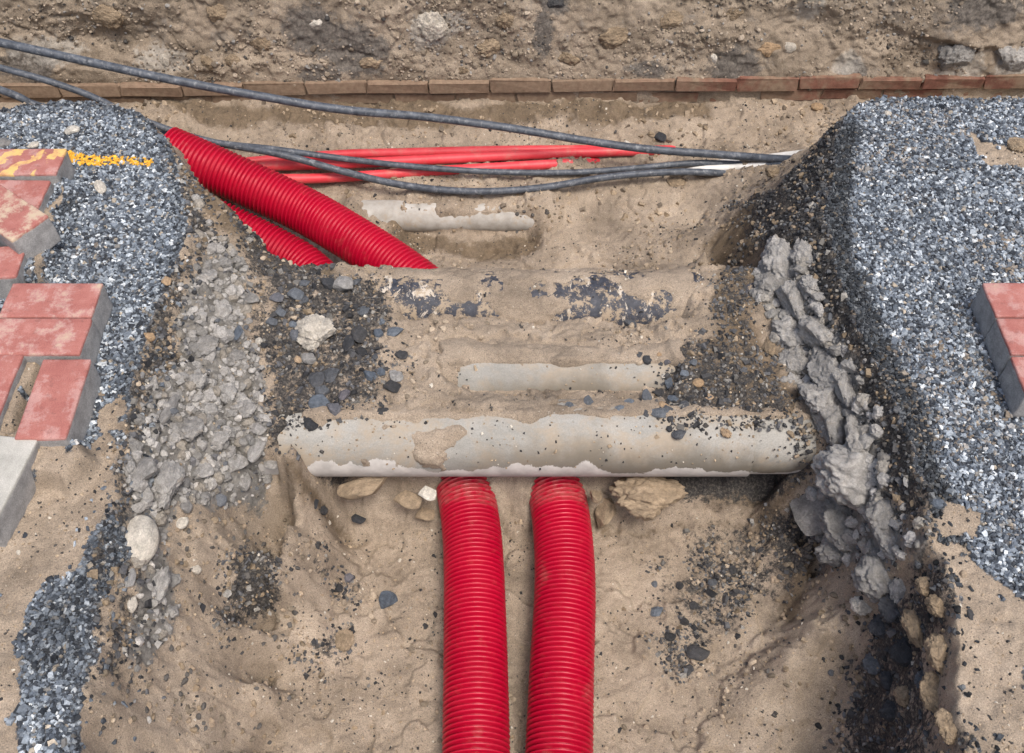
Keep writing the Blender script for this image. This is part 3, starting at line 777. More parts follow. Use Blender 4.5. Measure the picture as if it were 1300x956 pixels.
# ------------------------------------------------------------------ loose gravel and crumbs (uncountable)
CORN = np.array([[-1, -1, -1], [1, -1, -1], [1, 1, -1], [-1, 1, -1], [-1, -1, 1], [1, -1, 1], [1, 1, 1], [-1, 1, 1]], float)
QF = np.array([[0, 3, 2, 1], [4, 5, 6, 7], [0, 1, 5, 4], [1, 2, 6, 5], [2, 3, 7, 6], [3, 0, 4, 7]])
def chips(name, pts, size, cols, label, cat, seed, flat=.55, jit=.42):
    r = np.random.default_rng(seed); n = len(pts)
    v = CORN[None] + r.uniform(-jit, jit, (n, 8, 3))
    tp = r.uniform(.45, 1.0, (n, 1, 2)); v[:, 4:, :2] *= tp
    v *= np.stack([r.uniform(.75, 1.25, n), r.uniform(.5, .95, n), r.uniform(flat * .6, flat * 1.3, n)], 1)[:, None, :]
    v *= (size / 2)[:, None, None]
    def rot(a, i, j, v):
        c, s = np.cos(a)[:, None], np.sin(a)[:, None]
        vi, vj = v[:, :, i].copy(), v[:, :, j].copy(); v[:, :, i] = c * vi - s * vj; v[:, :, j] = s * vi + c * vj
    rot(r.uniform(-.6, .6, n), 1, 2, v); rot(r.uniform(-.6, .6, n), 0, 2, v); rot(r.uniform(0, 6.283, n), 0, 1, v)
    v += pts[:, None, :]
    f = (QF[None] + (np.arange(n) * 8)[:, None, None]).reshape(-1, 4)
    o = mesh_np(name, v.reshape(-1, 3), f, M_stone, colors=np.repeat(cols, 8, 0))
    return tag(o, label, cat, kind='stuff')

class Field:
    def __init__(s, A): s.A = A; s.s = Surf(A)
    def __call__(s, x, y): return s.s.g(x, y)
F_grav, F_dark, F_conc, F_clump, F_sdG, F_damp_shade = Field(m_grav), Field(m_dark), Field(m_conc), Field(clump * 1.0), Field(sdG), Field(m_damp_shade)
GP = np.array([(.030, .036, .046), (.060, .072, .090), (.098, .118, .145), (.15, .178, .215), (.235, .272, .315), (.37, .415, .46), (.56, .60, .63), (.20, .195, .185), (.33, .29, .235)])
GW = np.array([.13, .16, .18, .18, .16, .10, .035, .035, .02])
def scatter(spacing, seed, xr, yr, dens):
    r = np.random.default_rng(seed)
    a, b = np.meshgrid(np.arange(*xr, spacing), np.arange(*yr, spacing))
    x = (a + r.uniform(-.5, .5, a.shape) * spacing).ravel(); y = (b + r.uniform(-.5, .5, a.shape) * spacing).ravel()
    k = r.uniform(size=x.shape) < dens(x, y)
    return x[k], y[k], r
YL0, YL1 = at(88, 200, GRAVEL_Z), at(190, 209, GRAVEL_Z)
PAVED = []      # footprints, filled by the pavers below

# ------------------------------------------------------------------ paving stones
def paver_mesh(name, mat, lx=.2, ly=.1, lz=.08, seed=0):
    import bmesh
    bm = bmesh.new(); bmesh.ops.create_cube(bm, size=1)
    for v in bm.verts: v.co = (v.co.x * lx, v.co.y * ly, (v.co.z - .5) * lz)
    bmesh.ops.bevel(bm, geom=[e for e in bm.edges], offset=.004, segments=2, affect='EDGES', profile=.6)
    bmesh.ops.subdivide_edges(bm, edges=[e for e in bm.edges if e.calc_length() > .03], cuts=6, use_grid_fill=True)
    co = np.array([tuple(v.co) for v in bm.verts])
    d = .0016 * fbm(co[:, 0] * 30 + seed * 5, co[:, 1] * 30, 3, seed, co[:, 2] * 30) + .001 * fbm(co[:, 0] * 110 + seed, co[:, 1] * 110, 2, seed + 4, co[:, 2] * 110)
    for v, q in zip(bm.verts, d):
        e = v.co.copy(); e.z += lz / 2; v.co += e.normalized() * float(q) * (0.5 if v.co.z > -.002 else 1.6)
    me = bpy.data.meshes.new(name); bm.to_mesh(me); bm.free()
    for p in me.polygons: p.use_smooth = True
    me.materials.append(mat); return me
def paver(corner, at_px, yaw, mat, label, z=0.0, tilt=(0, 0), size=(.2, .1, .08), cat='paving stone', name='paving_stone', seed=0, group=None):
    """corner: which top corner (sx, sy) was surveyed at at_px"""
    p = at(at_px[0], at_px[1], z)
    c, s = math.cos(yaw), math.sin(yaw)
    lx, ly = corner[0] * size[0] / 2, corner[1] * size[1] / 2
    ctr = (p[0] - (c * lx - s * ly), p[1] - (s * lx + c * ly))
    o = obj(name, paver_mesh(name, mat, *size, seed=seed))
    o.location = (ctr[0], ctr[1], z); o.rotation_euler = (tilt[0], tilt[1], yaw)
    PAVED.append((ctr[0], ctr[1], yaw, size[0] / 2, size[1] / 2))
    return tag(o, label, cat, group)
MP = mat_paver('red_paver'); MPs = mat_paver('sandy_red_paver', sandy=.75); MPy = mat_paver('yellow_marked_paver', yellow=True, sandy=.1)
MPg = mat_paver('grey_paver', red=False, sandy=.0); MPx = mat_paver('sand_caked_paver', sandy=1.25)
MPc = mat_paver('clean_red_paver', sandy=-.1)
paver((1, 1), (84, 187), R(2), MPy, 'red paving stone with zigzag yellow spray paint marks', seed=1, tilt=(R(-1), R(1)))
paver((1, 1), (64, 228.5), R(-1), MPc, 'short visible red paving stone beside the yellow painted one', seed=2, z=-.004)
paver((0, 0), (6, 268), R(-38), MPx, 'sand caked paving stone lying askew on top of its neighbours', seed=3, z=.035, tilt=(R(2), R(-3)))
paver((1, 1), (34, 311), R(90) - R(90) + R(3), MP, 'red paving stone poking out from beneath the askew sandy one', seed=4, z=-.006)
paver((1, 1), (131, 359), 0, MPs, 'red paving stone with a pale sand smear, rear one of a tight pair', seed=5)
paver((1, 1), (117, 403.5), 0, MPs, 'red paving stone with sandy patches, front one of a tight pair', seed=6)
paver((1, -1), (29, 450), R(90), MP, 'red paving stone across a sand filled gap from its twin', seed=7, z=-.002)
paver((1, -1), (116, 455), R(91), MPc, 'red paving stone set lengthwise with clean worn face, above the grey one', seed=8)
paver((1, -1), (48, 557), R(83), MPg, 'plain grey concrete paving stone at the end of the loose pavers', seed=9, z=-.004)
for i, (c_, lab, sd) in enumerate([((1247, 358.5), 'red paving stone beyond the gravel, rear one of three in a row', 11), ((1265, 403.5), 'red paving stone beyond the gravel, middle one of three in a row', 12), ((1283, 452), 'red paving stone beyond the gravel, front one of three in a row', 13)]):
    paver((-1, 1), c_, 0, MP, lab, seed=sd)
def in_paver(x, y, grow=-.004):
    m = np.zeros(x.shape, bool)
    for cx, cy, yaw, hx_, hy_ in PAVED:
        c, s = math.cos(yaw), math.sin(yaw)
        u, v = c * (x - cx) + s * (y - cy), -s * (x - cx) + c * (y - cy)
        m |= (np.abs(u) < hx_ + grow) & (np.abs(v) < hy_ + grow)
    return m

# gravel on the two shelves
for side, xr, seed, lab in ((-1, (-1.55, -.55), 101, 'blue grey crushed gravel spread on the shelf beside the loose pavers'), (1, (.55, 1.60), 102, 'blue grey crushed gravel spread on the shelf right of the trench')):
    allp = []
    for layer, (sp, smin, smax) in enumerate(((.0055, .0046, .0092), (.0125, .007, .0125))):
        def dens(x, y):
            e = F_sdG(x, y)
            return np.where(F_grav(x, y) > .5, 1.0, 0) * np.where(e > -.03, .5 + .5 * sstep(0, -.03, e), 1.0) * (1.0 if layer == 0 else .75) + .05 * (np.abs(e) < .05)
        x, y, r = scatter(sp, seed + layer * 10, xr, (.40, 2.36), dens)
        k = ~in_paver(x, y); x, y = x[k], y[k]
        sz = r.uniform(smin, smax, len(x)) * np.where(r.uniform(size=len(x)) < .06, 1.35, 1)
        z = S.g(x, y) + sz * r.uniform(.05, .35, len(x))
        ci = r.choice(len(GP), len(x), p=GW / GW.sum())
        c = GP[ci] * r.uniform(.8, 1.25, len(x))[:, None]
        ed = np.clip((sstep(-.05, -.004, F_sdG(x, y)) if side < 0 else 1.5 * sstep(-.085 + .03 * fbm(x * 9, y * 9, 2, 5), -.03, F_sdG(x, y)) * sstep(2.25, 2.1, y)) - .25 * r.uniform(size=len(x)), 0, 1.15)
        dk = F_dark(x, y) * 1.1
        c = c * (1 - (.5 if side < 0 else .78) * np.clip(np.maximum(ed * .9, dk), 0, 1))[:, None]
        dirt = sstep(.1, .5, fbm(x * 6, y * 6, 3, 71)) * (r.uniform(size=len(x)) < .16)
        c = c * (1 - .6 * dirt[:, None]) + dirt[:, None] * .6 * np.array([.30, .235, .165])
        if side < 0:     # sprayed yellow line running on from the painted paver
            d_ = (YL1 - YL0)[:2]; L_ = np.linalg.norm(d_); d_ = d_ / L_
            u = (x - YL0[0]) * d_[0] + (y - YL0[1]) * d_[1]; v = -(x - YL0[0]) * d_[1] + (y - YL0[1]) * d_[0]
            on = (u > -.02) & (u < L_ + .01) & (np.abs(v + .006 * np.sin(u * 25)) < .021 * (1 - .25 * u / L_)) & (r.uniform(size=len(x)) < .93 - .35 * np.clip(u / L_, 0, 1))
            c = np.where(on[:, None], np.array([.80, .44, .05])[None] * r.uniform(.65, 1.1, len(x))[:, None], c)
        allp.append((np.stack([x, y, z], 1), sz, c))
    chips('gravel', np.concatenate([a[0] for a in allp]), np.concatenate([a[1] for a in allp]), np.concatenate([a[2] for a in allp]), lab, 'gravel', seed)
# gravel and asphalt crumbs in the dark soil
x, y, r = scatter(.0068, 201, (-1.3, 1.3), (.45, 2.36), lambda x, y: np.clip(F_dark(x, y) * 1.1 - .14 + .95 * fbm(x * 15, y * 15, 5, 301), 0, .62) * ~((y > 1.2) & (y < 1.288) & (x > -.6) & (x < .64) & (S.all(x, y) > S.g(x, y) + .004)) * (F_dark(x, y) > .01) * (F_sdG(x, y) > -.004))
sz = r.uniform(.003, .009, len(x)) * np.where(r.uniform(size=len(x)) < .09, 2.0, 1)
c = np.array([(.025, .026, .029), (.05, .05, .052), (.09, .092, .098), (.15, .145, .135), (.25, .24, .22), (.20, .155, .105)])[r.choice(6, len(x), p=[.2, .27, .22, .15, .06, .10])] * r.uniform(.75, 1.25, len(x))[:, None]
chips('soil_crumbs', np.stack([x, y, S.all(x, y) + sz * .12], 1), sz, c, 'dark asphalt crumbs and grit strewn over the trench sides', 'grit', 5, .7)
# concrete rubble bits
x, y, r = scatter(.0105, 202, (-1.2, 1.2), (.45, 2.3), lambda x, y: np.clip(F_conc(x, y) * .8 + .5 * fbm(x * 14, y * 14, 3, 311) - .2, 0, .55) * (F_conc(x, y) > .05) * (F_sdG(x, y) > 0))
sz = r.uniform(.004, .012, len(x)) * np.where(r.uniform(size=len(x)) < .10, 2.0, 1)
c = np.array([(.20, .195, .185), (.26, .25, .237), (.31, .30, .285), (.12, .12, .125), (.37, .355, .33)])[r.choice(5, len(x), p=[.26, .32, .22, .14, .06])] * r.uniform(.85, 1.15, len(x))[:, None]
chips('rubble_crumbs', np.stack([x, y, S.g(x, y) + sz * .02], 1), sz, c, 'broken grey concrete crumbs on the cut faces of both banks', 'rubble', 6, .8)
def pebbles(name, pts, size, cols, label, cat, seed, flat=.7, lumpy=False):
    """many small lumpy stones in one mesh"""
    r = np.random.default_rng(seed); n = len(pts)
    B0 = ico(3) if lumpy else ICO2
    shp = [lump_rock(700 + i, .42, B0) if lumpy else cut_rock(700 + i, 8, .55, .9, B0) for i in range(12)]
    V = np.stack([q[0] for q in shp])[r.integers(0, 12, n)]
    V = V * np.stack([r.uniform(.8, 1.2, n), r.uniform(.65, 1.0, n), r.uniform(flat * .7, flat * 1.2, n)], 1)[:, None, :] * (size / 2)[:, None, None]
    for i_, j_, am in ((1, 2, .6), (0, 2, .6), (0, 1, 3.14)):
        a = r.uniform(-am, am, n); c_, s_ = np.cos(a)[:, None], np.sin(a)[:, None]
        vi, vj = V[:, :, i_].copy(), V[:, :, j_].copy(); V[:, :, i_] = c_ * vi - s_ * vj; V[:, :, j_] = s_ * vi + c_ * vj
    V = V + pts[:, None, :]
    m = V.shape[1]
    f = (B0[1][None] + (np.arange(n) * m)[:, None, None]).reshape(-1, 3)
    return tag(mesh_np(name, V.reshape(-1, 3), f, M_stone, colors=np.repeat(cols, m, 0)), label, cat, kind='stuff')
x, y, r = scatter(.0155, 205, (-1.2, 1.2), (.45, 2.3), lambda x, y: np.clip(F_conc(x, y) * 1.1 - .1, 0, .85) * (F_sdG(x, y) > 0))
sz = r.uniform(.010, .024, len(x)) * np.where(r.uniform(size=len(x)) < .1, 1.5, 1)
c = np.array([(.19, .185, .175), (.26, .252, .24), (.32, .31, .293), (.22, .20, .172), (.10, .108, .12), (.42, .40, .375)])[r.choice(6, len(x), p=[.26, .3, .2, .12, .07, .05])] * r.uniform(.85, 1.15, len(x))[:, None]
pebbles('rubble', np.stack([x, y, S.g(x, y) - sz * .06], 1), sz, c, 'cemented grey rubble packed into the cut faces of both banks', 'rubble', 31)
x, y, r = scatter(.0165, 208, (.45, 1.2), (.8, 2.1), lambda x, y: np.clip(F_conc(x, y) * 1.3 - .15, 0, .95) * (F_sdG(x, y) > .01))
sz = r.uniform(.020, .050, len(x))
c = np.array([(.22, .215, .206), (.29, .283, .272), (.35, .342, .33), (.25, .235, .21)])[r.choice(4, len(x))] * r.uniform(.85, 1.12, len(x))[:, None]
pebbles('rubble', np.stack([x, y, S.g(x, y) + sz * .04], 1), sz, c, 'crumbly grey concrete layer exposed under the gravel beyond the pipes', 'rubble', 35, .8, True)
x, y, r = scatter(.024, 209, (-.85, -.3), (.8, 2.1), lambda x, y: np.clip(F_conc(x, y) * 1.2 - .2, 0, .7) * (F_sdG(x, y) > .01))
sz = r.uniform(.018, .042, len(x))
c = np.array([(.18, .175, .166), (.25, .242, .23), (.30, .29, .275), (.23, .21, .18)])[r.choice(4, len(x))] * r.uniform(.85, 1.12, len(x))[:, None]
pebbles('rubble', np.stack([x, y, S.g(x, y) - sz * .02], 1), sz, c, 'lumps of crumbly grey concrete packed in the bank under the pavers', 'rubble', 36, .75, True)
# sandy clods on the trench floor and banks
x, y, r = scatter(.016, 210, (-1.2, 1.2), (.5, 2.6), lambda x, y: .38 * sstep(.05, .45, fbm(x * 7, y * 7, 4, 133)) * (F_grav(x, y) < .2) * (F_conc(x, y) < .4) * ~((y > 1.2) & (y < 1.34) & (np.abs(x) < .62)) * ~in_paver(x, y, .01))
sz = r.uniform(.005, .017, len(x)) * np.where(r.uniform(size=len(x)) < .06, 1.6, 1)
c = np.array([(.24, .19, .138), (.31, .25, .185), (.36, .295, .222), (.19, .155, .115)])[r.choice(4, len(x))] * r.uniform(.88, 1.12, len(x))[:, None]
pebbles('sand_clods', np.stack([x, y, S.g(x, y) + sz * .05], 1), sz, c, 'small sandy clods broken off around the trench', 'earth', 37, .75)
# crumbs sticking out of the far bank
r = np.random.default_rng(77); n_ = 9000
ii = r.integers(60, len(bx) - 60, n_); jj = r.integers(34, 136, n_)
kk = r.uniform(size=n_) < sstep(-.35, .35, fbm(bx[ii] * 6, bs[jj] * 8, 3, 5)); ii, jj = ii[kk], jj[kk]
sz = r.uniform(.004, .013, len(ii)) * np.where(r.uniform(size=len(ii)) < .08, 2.0, 1)
c = np.array([(.13, .105, .08), (.20, .165, .125), (.27, .222, .172), (.34, .285, .225), (.22, .212, .20), (.05, .048, .046)])[r.choice(6, len(ii), p=[.18, .27, .25, .14, .10, .06])] * r.uniform(.85, 1.15, len(ii))[:, None]
pebbles('bank_crumbs', np.stack([BX[jj, ii], BYd[jj, ii], BZd[jj, ii]], 1), sz, c, 'soil crumbs and small stones sticking out of the far dirt bank', 'earth', 38, .85)
# dark stones along the broken gravel edges
x, y, r = scatter(.0125, 206, (-1.2, 1.3), (.45, 2.3), lambda x, y: np.where(x > 0, .85, .6) * np.where(y < 1.0, np.where(x > 0, .5, .12), 1) * (F_sdG(x, y) > -.005) * sstep(np.where(x > 0, .13, .085), .03, F_sdG(x, y) + .03 * fbm(x * 9, y * 9, 3, 4)) * sstep(2.25, 2.1, y))
sz = r.uniform(.006, .017, len(x))
c = np.array([(.03, .031, .034), (.06, .062, .068), (.11, .115, .125), (.20, .20, .20), (.32, .31, .29), (.24, .19, .135)])[r.choice(6, len(x), p=[.26, .28, .2, .12, .06, .08])] * r.uniform(.8, 1.2, len(x))[:, None]
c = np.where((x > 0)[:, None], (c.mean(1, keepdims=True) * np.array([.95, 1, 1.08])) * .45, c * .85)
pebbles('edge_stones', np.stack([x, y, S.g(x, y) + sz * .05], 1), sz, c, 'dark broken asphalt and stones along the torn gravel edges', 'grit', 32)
# specks and crumbs on the sand
x, y, r = scatter(.0088, 203, (-1.3, 1.4), (.45, 2.85), lambda x, y: (.34 * sstep(-.3, .5, fbm(x * 6, y * 6, 4, 33)) + .06) * (F_grav(x, y) < .3))
k = ~in_paver(x, y); x, y = x[k], y[k]
sz = r.uniform(.002, .0055, len(x)) * np.where(r.uniform(size=len(x)) < .08, 1.9, 1)
c = np.array([(.03, .03, .032), (.07, .065, .06), (.26, .20, .135), (.36, .285, .20), (.52, .48, .41)])[r.choice(5, len(x), p=[.27, .2, .25, .2, .08])] * r.uniform(.8, 1.2, len(x))[:, None]
chips('sand_crumbs', np.stack([x, y, S.all(x, y) + sz * .1], 1), sz, c, 'small dark and sandy crumbs scattered over the sand', 'grit', 8, .8)
F_slope = Field(slope * (1 - m_conc))
x, y, r = scatter(.012, 207, (-1.2, 1.25), (.45, 2.4), lambda x, y: .6 * F_slope(x, y) * sstep(-.25, .3, fbm(x * 8, y * 8, 3, 14)) * (F_sdG(x, y) > .01) * ~((y > 1.2) & (y < 1.85) & (np.abs(x) < .62)))
sz = r.uniform(.005, .018, len(x))
c = np.array([(.20, .155, .105), (.27, .21, .15), (.14, .115, .085), (.08, .075, .07)])[r.choice(4, len(x))] * r.uniform(.85, 1.15, len(x))[:, None]
pebbles('slope_crumbs', np.stack([x, y, S.all(x, y)], 1), sz, c, 'brown soil crumbs clinging to the steep trench sides', 'earth', 33)
# clods in the back trench and on the banks
x, y, r = scatter(.020, 204, (-1.5, 1.3), (2.35, 2.85), lambda x, y: .40 * sstep(-.1, .4, fbm(x * 4, y * 4, 3, 13)) * (F_sdG(x, y) > .03))
sz = r.uniform(.007, .020, len(x))
c = np.array([(.22, .17, .115), (.30, .235, .165), (.36, .285, .205), (.16, .13, .10)])[r.choice(4, len(x))] * r.uniform(.85, 1.15, len(x))[:, None]
chips('earth_crumbs', np.stack([x, y, S.g(x, y) + sz * .1], 1), sz, c, 'brown earth crumbs fallen at the foot of the far bank', 'earth', 9, .8)

# ------------------------------------------------------------------ tubes
def catmull(pts, n):
    P = [np.asarray(p, float) for p in pts]; P = [2 * P[0] - P[1]] + P + [2 * P[-1] - P[-2]]
    out = []
    for i in range(1, len(P) - 2):
        t = np.linspace(0, 1, n, endpoint=False)[:, None]
        out.append(.5 * ((2 * P[i]) + (-P[i - 1] + P[i + 1]) * t + (2 * P[i - 1] - 5 * P[i] + 4 * P[i + 1] - P[i + 2]) * t ** 2 + (-P[i - 1] + 3 * P[i] - 3 * P[i + 1] + P[i + 2]) * t ** 3))
    out.append(P[-2][None]); return np.concatenate(out)
def resample(path, step):
    d = np.concatenate([[0], np.cumsum(np.linalg.norm(np.diff(path, axis=0), axis=1))])
    s = np.arange(0, d[-1], step)
    return np.stack([np.interp(s, d, path[:, k]) for k in range(3)], 1), s
def sweep(path, rad, seg):
    n = len(path); T = np.gradient(path, axis=0); T /= np.linalg.norm(T, axis=1)[:, None]
    up = np.array([0, 0, 1.0]); A_ = np.cross(T, up); A_ /= np.linalg.norm(A_, axis=1)[:, None]; B_ = np.cross(A_, T)
    a = np.linspace(0, 2 * np.pi, seg, endpoint=False)
    v = path[:, None] + rad[:, None, None] * (np.cos(a)[None, :, None] * A_[:, None] + np.sin(a)[None, :, None] * B_[:, None])
    i = np.arange(n * seg).reshape(n, seg); j = np.roll(i, -1, 1)
    f = np.stack([i[:-1].ravel(), i[1:].ravel(), j[1:].ravel(), j[:-1].ravel()], 1)
    return v.reshape(-1, 3), f
def tube(name, pts, r, mat, label, cat, group=None, seg=14, step=.008, wob=0.0, seed=0):
    path, s = resample(catmull(pts, 24), step)
    rad = np.full(len(path), r) * (1 + wob * fbm(s * 12, s * 0 + seed, 3, seed))
    rad[0] *= .2; rad[-1] *= .2; path[0] = path[1] * .98 + path[0] * .02; path[-1] = path[-2] * .98 + path[-1] * .02
    v, f = sweep(path, rad, seg)
    return tag(mesh_np(name, v, f, mat, smooth=True), label, cat, group)
def duct(name, pts, r, pitch, mat, label, group, seg=44):
    path, s = resample(catmull(pts, 40), pitch / 8)
    ph = (s / pitch) % 1.0
    prof_ = np.clip(1.06 * np.sin(np.pi * np.clip((ph - .31) / .69, 0, 1)), 0, 1) ** .75
    depth = r * .18
    v, f = sweep(path, r - depth + depth * prof_, seg)
    pin, _ = resample(catmull(pts, 40), .02); pin[0] = path[0]; pin[-1] = path[-1]
    v2, f2 = sweep(pin, np.full(len(pin), r - depth * 1.9), seg); f2 = f2[:, ::-1] + len(v)
    n1, n2 = len(path), len(pin); caps = []
    for e0, e1, fl in ((0, len(v), 1), ((n1 - 1) * seg, len(v) + (n2 - 1) * seg, 0)):
        i = np.arange(seg); j = (i + 1) % seg
        q = np.stack([e0 + i, e0 + j, e1 + j, e1 + i], 1); caps.append(q if fl else q[:, ::-1])
    return tag(mesh_np(name, np.concatenate([v, v2]), np.concatenate([f, f2] + caps), mat, smooth=True), label, 'duct', group)

FR = .0705
fz = -.508
duct('corrugated_duct', [at(604, 1250, fz), at(604.5, 1050, fz), at(604, 867, fz), at(601.5, 720, fz), at(597, 660, fz), at(588, 612, fz), at(576, 560, fz), at(560, 500, fz - .01)], FR, .0112, M_duct_front,
     'thick red corrugated duct running straight out below the grey pipe', 'red ducts passing under the pipes')
duct('corrugated_duct', [at(700, 1250, fz), at(707, 1050, fz), at(712.5, 867, fz), at(717, 760, fz), at(716, 700, fz), at(711, 650, fz), at(703, 612, fz), at(690, 560, fz), at(672, 500, fz - .01)], FR, .0112, M_duct_front,
     'thick red corrugated duct that bows sideways as it leaves the grey pipe', 'red ducts passing under the pipes')
duct('corrugated_duct', [at(211, 188, -.305), at(262, 210, -.335), at(316, 234, -.375), at(386, 267, -.42), at(435, 295, -.44), at(492, 331, -.46), at(540, 366, -.48), at(600, 415, -.52)], .0700, .0136, M_duct,
     'slanting red corrugated duct with its cut end resting on the gravel bank', 'red ducts slanting behind the pipes')
duct('corrugated_duct', [at(170, 235, -.34), at(212, 254, -.365), at(260, 276, -.395), at(306, 297, -.435), at(354, 321, -.47), at(383, 338, -.49), at(412, 364, -.51), at(450, 405, -.53)], .0690, .0136, M_duct,
     'slanting red corrugated duct half hidden behind the dirt bank', 'red ducts slanting behind the pipes')

# small red pipes lying in the back trench
def fl(px, py, dz):
    p = S.hit(px, py); return np.array([p[0], p[1], p[2] + dz])
def floor_path(pts, dz): return [fl(a, b, dz if len(q) == 0 else q[0]) for a, b, *q in pts]
rp = dict(seg=18)
tube('plastic_pipe', [at(250, 212, -.50), at(340, 203, -.515), at(433, 196, -.52), at(520, 193.5, -.522), at(620, 191, -.525), at(720, 190, -.535), at(780, 190, -.55), at(840, 190, -.60)], .0150, M_smallred,
     'thin faded red plastic pipe, rearmost of the three', 'pipe', 'thin red pipes in the back trench', **rp)
tube('plastic_pipe', [at(250, 216, -.50), at(340, 211, -.515), at(433, 208, -.525), at(560, 202, -.528), at(680, 196, -.532), at(760, 193, -.536), at(830, 191, -.55), at(880, 190, -.60)], .0165, M_smallred,
     'thin red plastic pipe lying between its two neighbours', 'pipe', 'thin red pipes in the back trench', **rp)
tube('plastic_pipe', [at(280, 226, -.52), at(370, 227, -.53), at(433, 225, -.54), at(520, 219, -.542), at(620, 213, -.545), at(690, 209, -.545), at(750, 206, -.565), at(790, 204, -.62)], .0160, M_smallred,
     'thin red plastic pipe nearest the looping black cable', 'pipe', 'thin red pipes in the back trench', **rp)
tube('plastic_pipe', [at(890, 210, -.56), at(950, 204, -.515), at(1000, 197.5, -.455), at(1050, 192, -.38)], .013, M_white, 'thin white plastic pipe below the thickest black cable', 'pipe', 'white pipes beside the cables', **rp)
tube('plastic_pipe', [at(850, 222, -.58), at(890, 215, -.535), at(930, 212.5, -.525), at(990, 208, -.47)], .011, M_white, 'thin white plastic pipe between the two lower black cables', 'pipe', 'white pipes beside the cables', **rp)
# black cables
tube('cable', [at(-260, 10, .0), at(-100, 35, -.02), at(0, 54, -.05), at(110, 78, -.10), at(217, 101, -.15), at(330, 122, -.21), at(433, 139, -.27), at(545, 149, -.33), at(650, 163, -.385), at(740, 178, -.43), at(820, 189, -.465), at(910, 196, -.485), at(985, 201.5, -.455), at(1030, 203, -.40), at(1070, 204, -.35)], .0128, M_cable,
     'thickest dusty black cable strung high across the back trench', 'cable', 'black cables in the back trench', wob=.03)
tube('cable', [at(-200, 40, -.05), at(0, 86, -.12), at(100, 116, -.20), at(160, 143, -.25), at(213, 164, -.30), at(275, 181, -.36), at(345, 189, -.43), at(433, 201, -.49), at(520, 211, -.505), at(620, 218, -.52), at(720, 219, -.528), at(800, 214, -.528), at(880, 207, -.525), at(945, 208.5, -.515), at(1000, 210, -.45)], .0100, M_cable,
     'thin black cable crossing over the red pipes without a deep sag', 'cable', 'black cables in the back trench', wob=.03, seed=3)
tube('cable', [at(-200, 50, -.06), at(0, 114, -.15), at(45, 133, -.20), at(120, 153, -.27), at(213, 172, -.33), at(290, 184, -.38), at(360, 197, -.45), at(433, 217, -.495), at(500, 233, -.515), at(560, 241, -.52), at(620, 243, -.522), at(690, 238, -.522), at(770, 225, -.522), at(840, 219, -.522), at(900, 219, -.53), at(955, 224, -.57), at(975, 226, -.60)], .0115, M_cable,
     'black cable drooping in a long loop in front of the red pipes', 'cable', 'black cables in the back trench', wob=.03, seed=5)

# ------------------------------------------------------------------ old pipes in the bank between the trenches
def straight_pipe(name, x0, x1, p, mat, parent=None, seed=0, seg=56, sag=0.0, dr=0.0):
    n = max(2, int((x1 - x0) / .02)); xs_ = np.linspace(x0, x1, n)
    path = np.stack([xs_, 0 * xs_, -sag * (1 - (xs_ / .6) ** 2)], 1)
    v, f = sweep(path, np.full(n, p['r'] + dr), seg)
    e = np.concatenate([v, [path[0]], [path[-1]]]); k = len(v)
    i = np.arange(seg); j = (i + 1) % seg
    o = mesh_np(name, v, f, mat, parent, smooth=True)
    return o
px_x = lambda px, p: (px - PCX) / FPX * depth_of((0, p['y'], p['z']))
joint = px_x(946, P1)
pr = empty('concrete_pipe', (0, P1['y'], P1['z']))
tag(pr, 'round grey concrete pipe with white lime edge above the red ducts', 'pipe', 'old pipes crossing between the trenches')
straight_pipe('pipe_length', -.95, joint, P1, M_gpipe, pr, dr=.0)
straight_pipe('end_length', joint - .05, 1.0, P1, M_gpipe, pr, dr=-.006)
o = straight_pipe('concrete_pipe', -.95, .95, P2, M_gpipe)
o.location = (0, P2['y'], P2['z']); tag(o, 'grey pipe showing only a smooth strip in the sand behind the front pipe', 'pipe', 'old pipes crossing between the trenches')
o = straight_pipe('coated_pipe', -.95, .95, P3, M_bpipe)
o.location = (0, P3['y'], P3['z']); tag(o, 'sand crusted pipe with flaking black bitumen coat beside the slanting ducts', 'pipe', 'old pipes crossing between the trenches')
P4 = dict(y=2.385, z=-.612, r=.052)
o = straight_pipe('concrete_pipe', px_x(448, P4), px_x(684, P4), P4, mat_plain('limed_pipe', (0.27, 0.25, 0.22), (0.46, 0.445, 0.42), 22, .8, .65))
o.location = (0, P4['y'], P4['z']); tag(o, 'whitish old pipe barely showing above a hollow in the back trench', 'pipe', 'old pipes crossing between the trenches')

def crust(p, th0, th1, bias, label, seed, amp=.007, x0=-.5, x1=.66, most=.024):
    """sand lying on a pipe: a skin that only shows where it is thicker than nothing"""
    xs_ = np.arange(x0, x1, .004); th = np.arange(th0, th1, .004 / p['r'])
    Xg, Tg = np.meshgrid(xs_, th)
    arc = Tg * p['r']
    n = amp * fbm(Xg * 14, arc * 22, 5, seed, gain=.62) + bias(Xg, Tg) + .0012 * fbm(Xg * 90, arc * 90, 2, seed + 2)
    n = n - .04 * (1 - sstep(0, .03, Xg - x0 + .015 * fbm(arc * 40, Xg * 40, 3, seed + 9)) * sstep(0, .03, x1 - Xg + .015 * fbm(arc * 40, Xg * 40, 3, seed + 8)))
    n = np.clip(np.where(n > 0, n * 1.9 + .0012, n * 2.5), -.013, most)
    rr = p['r'] + n
    v = np.stack([Xg, p['y'] - rr * np.cos(Tg), p['z'] + rr * np.sin(Tg)], 2).reshape(-1, 3)
    return tag(mesh_np('sand_crust', v, grid_faces(len(xs_), len(th)), M_crust, smooth=True), label, 'sand', kind='stuff')
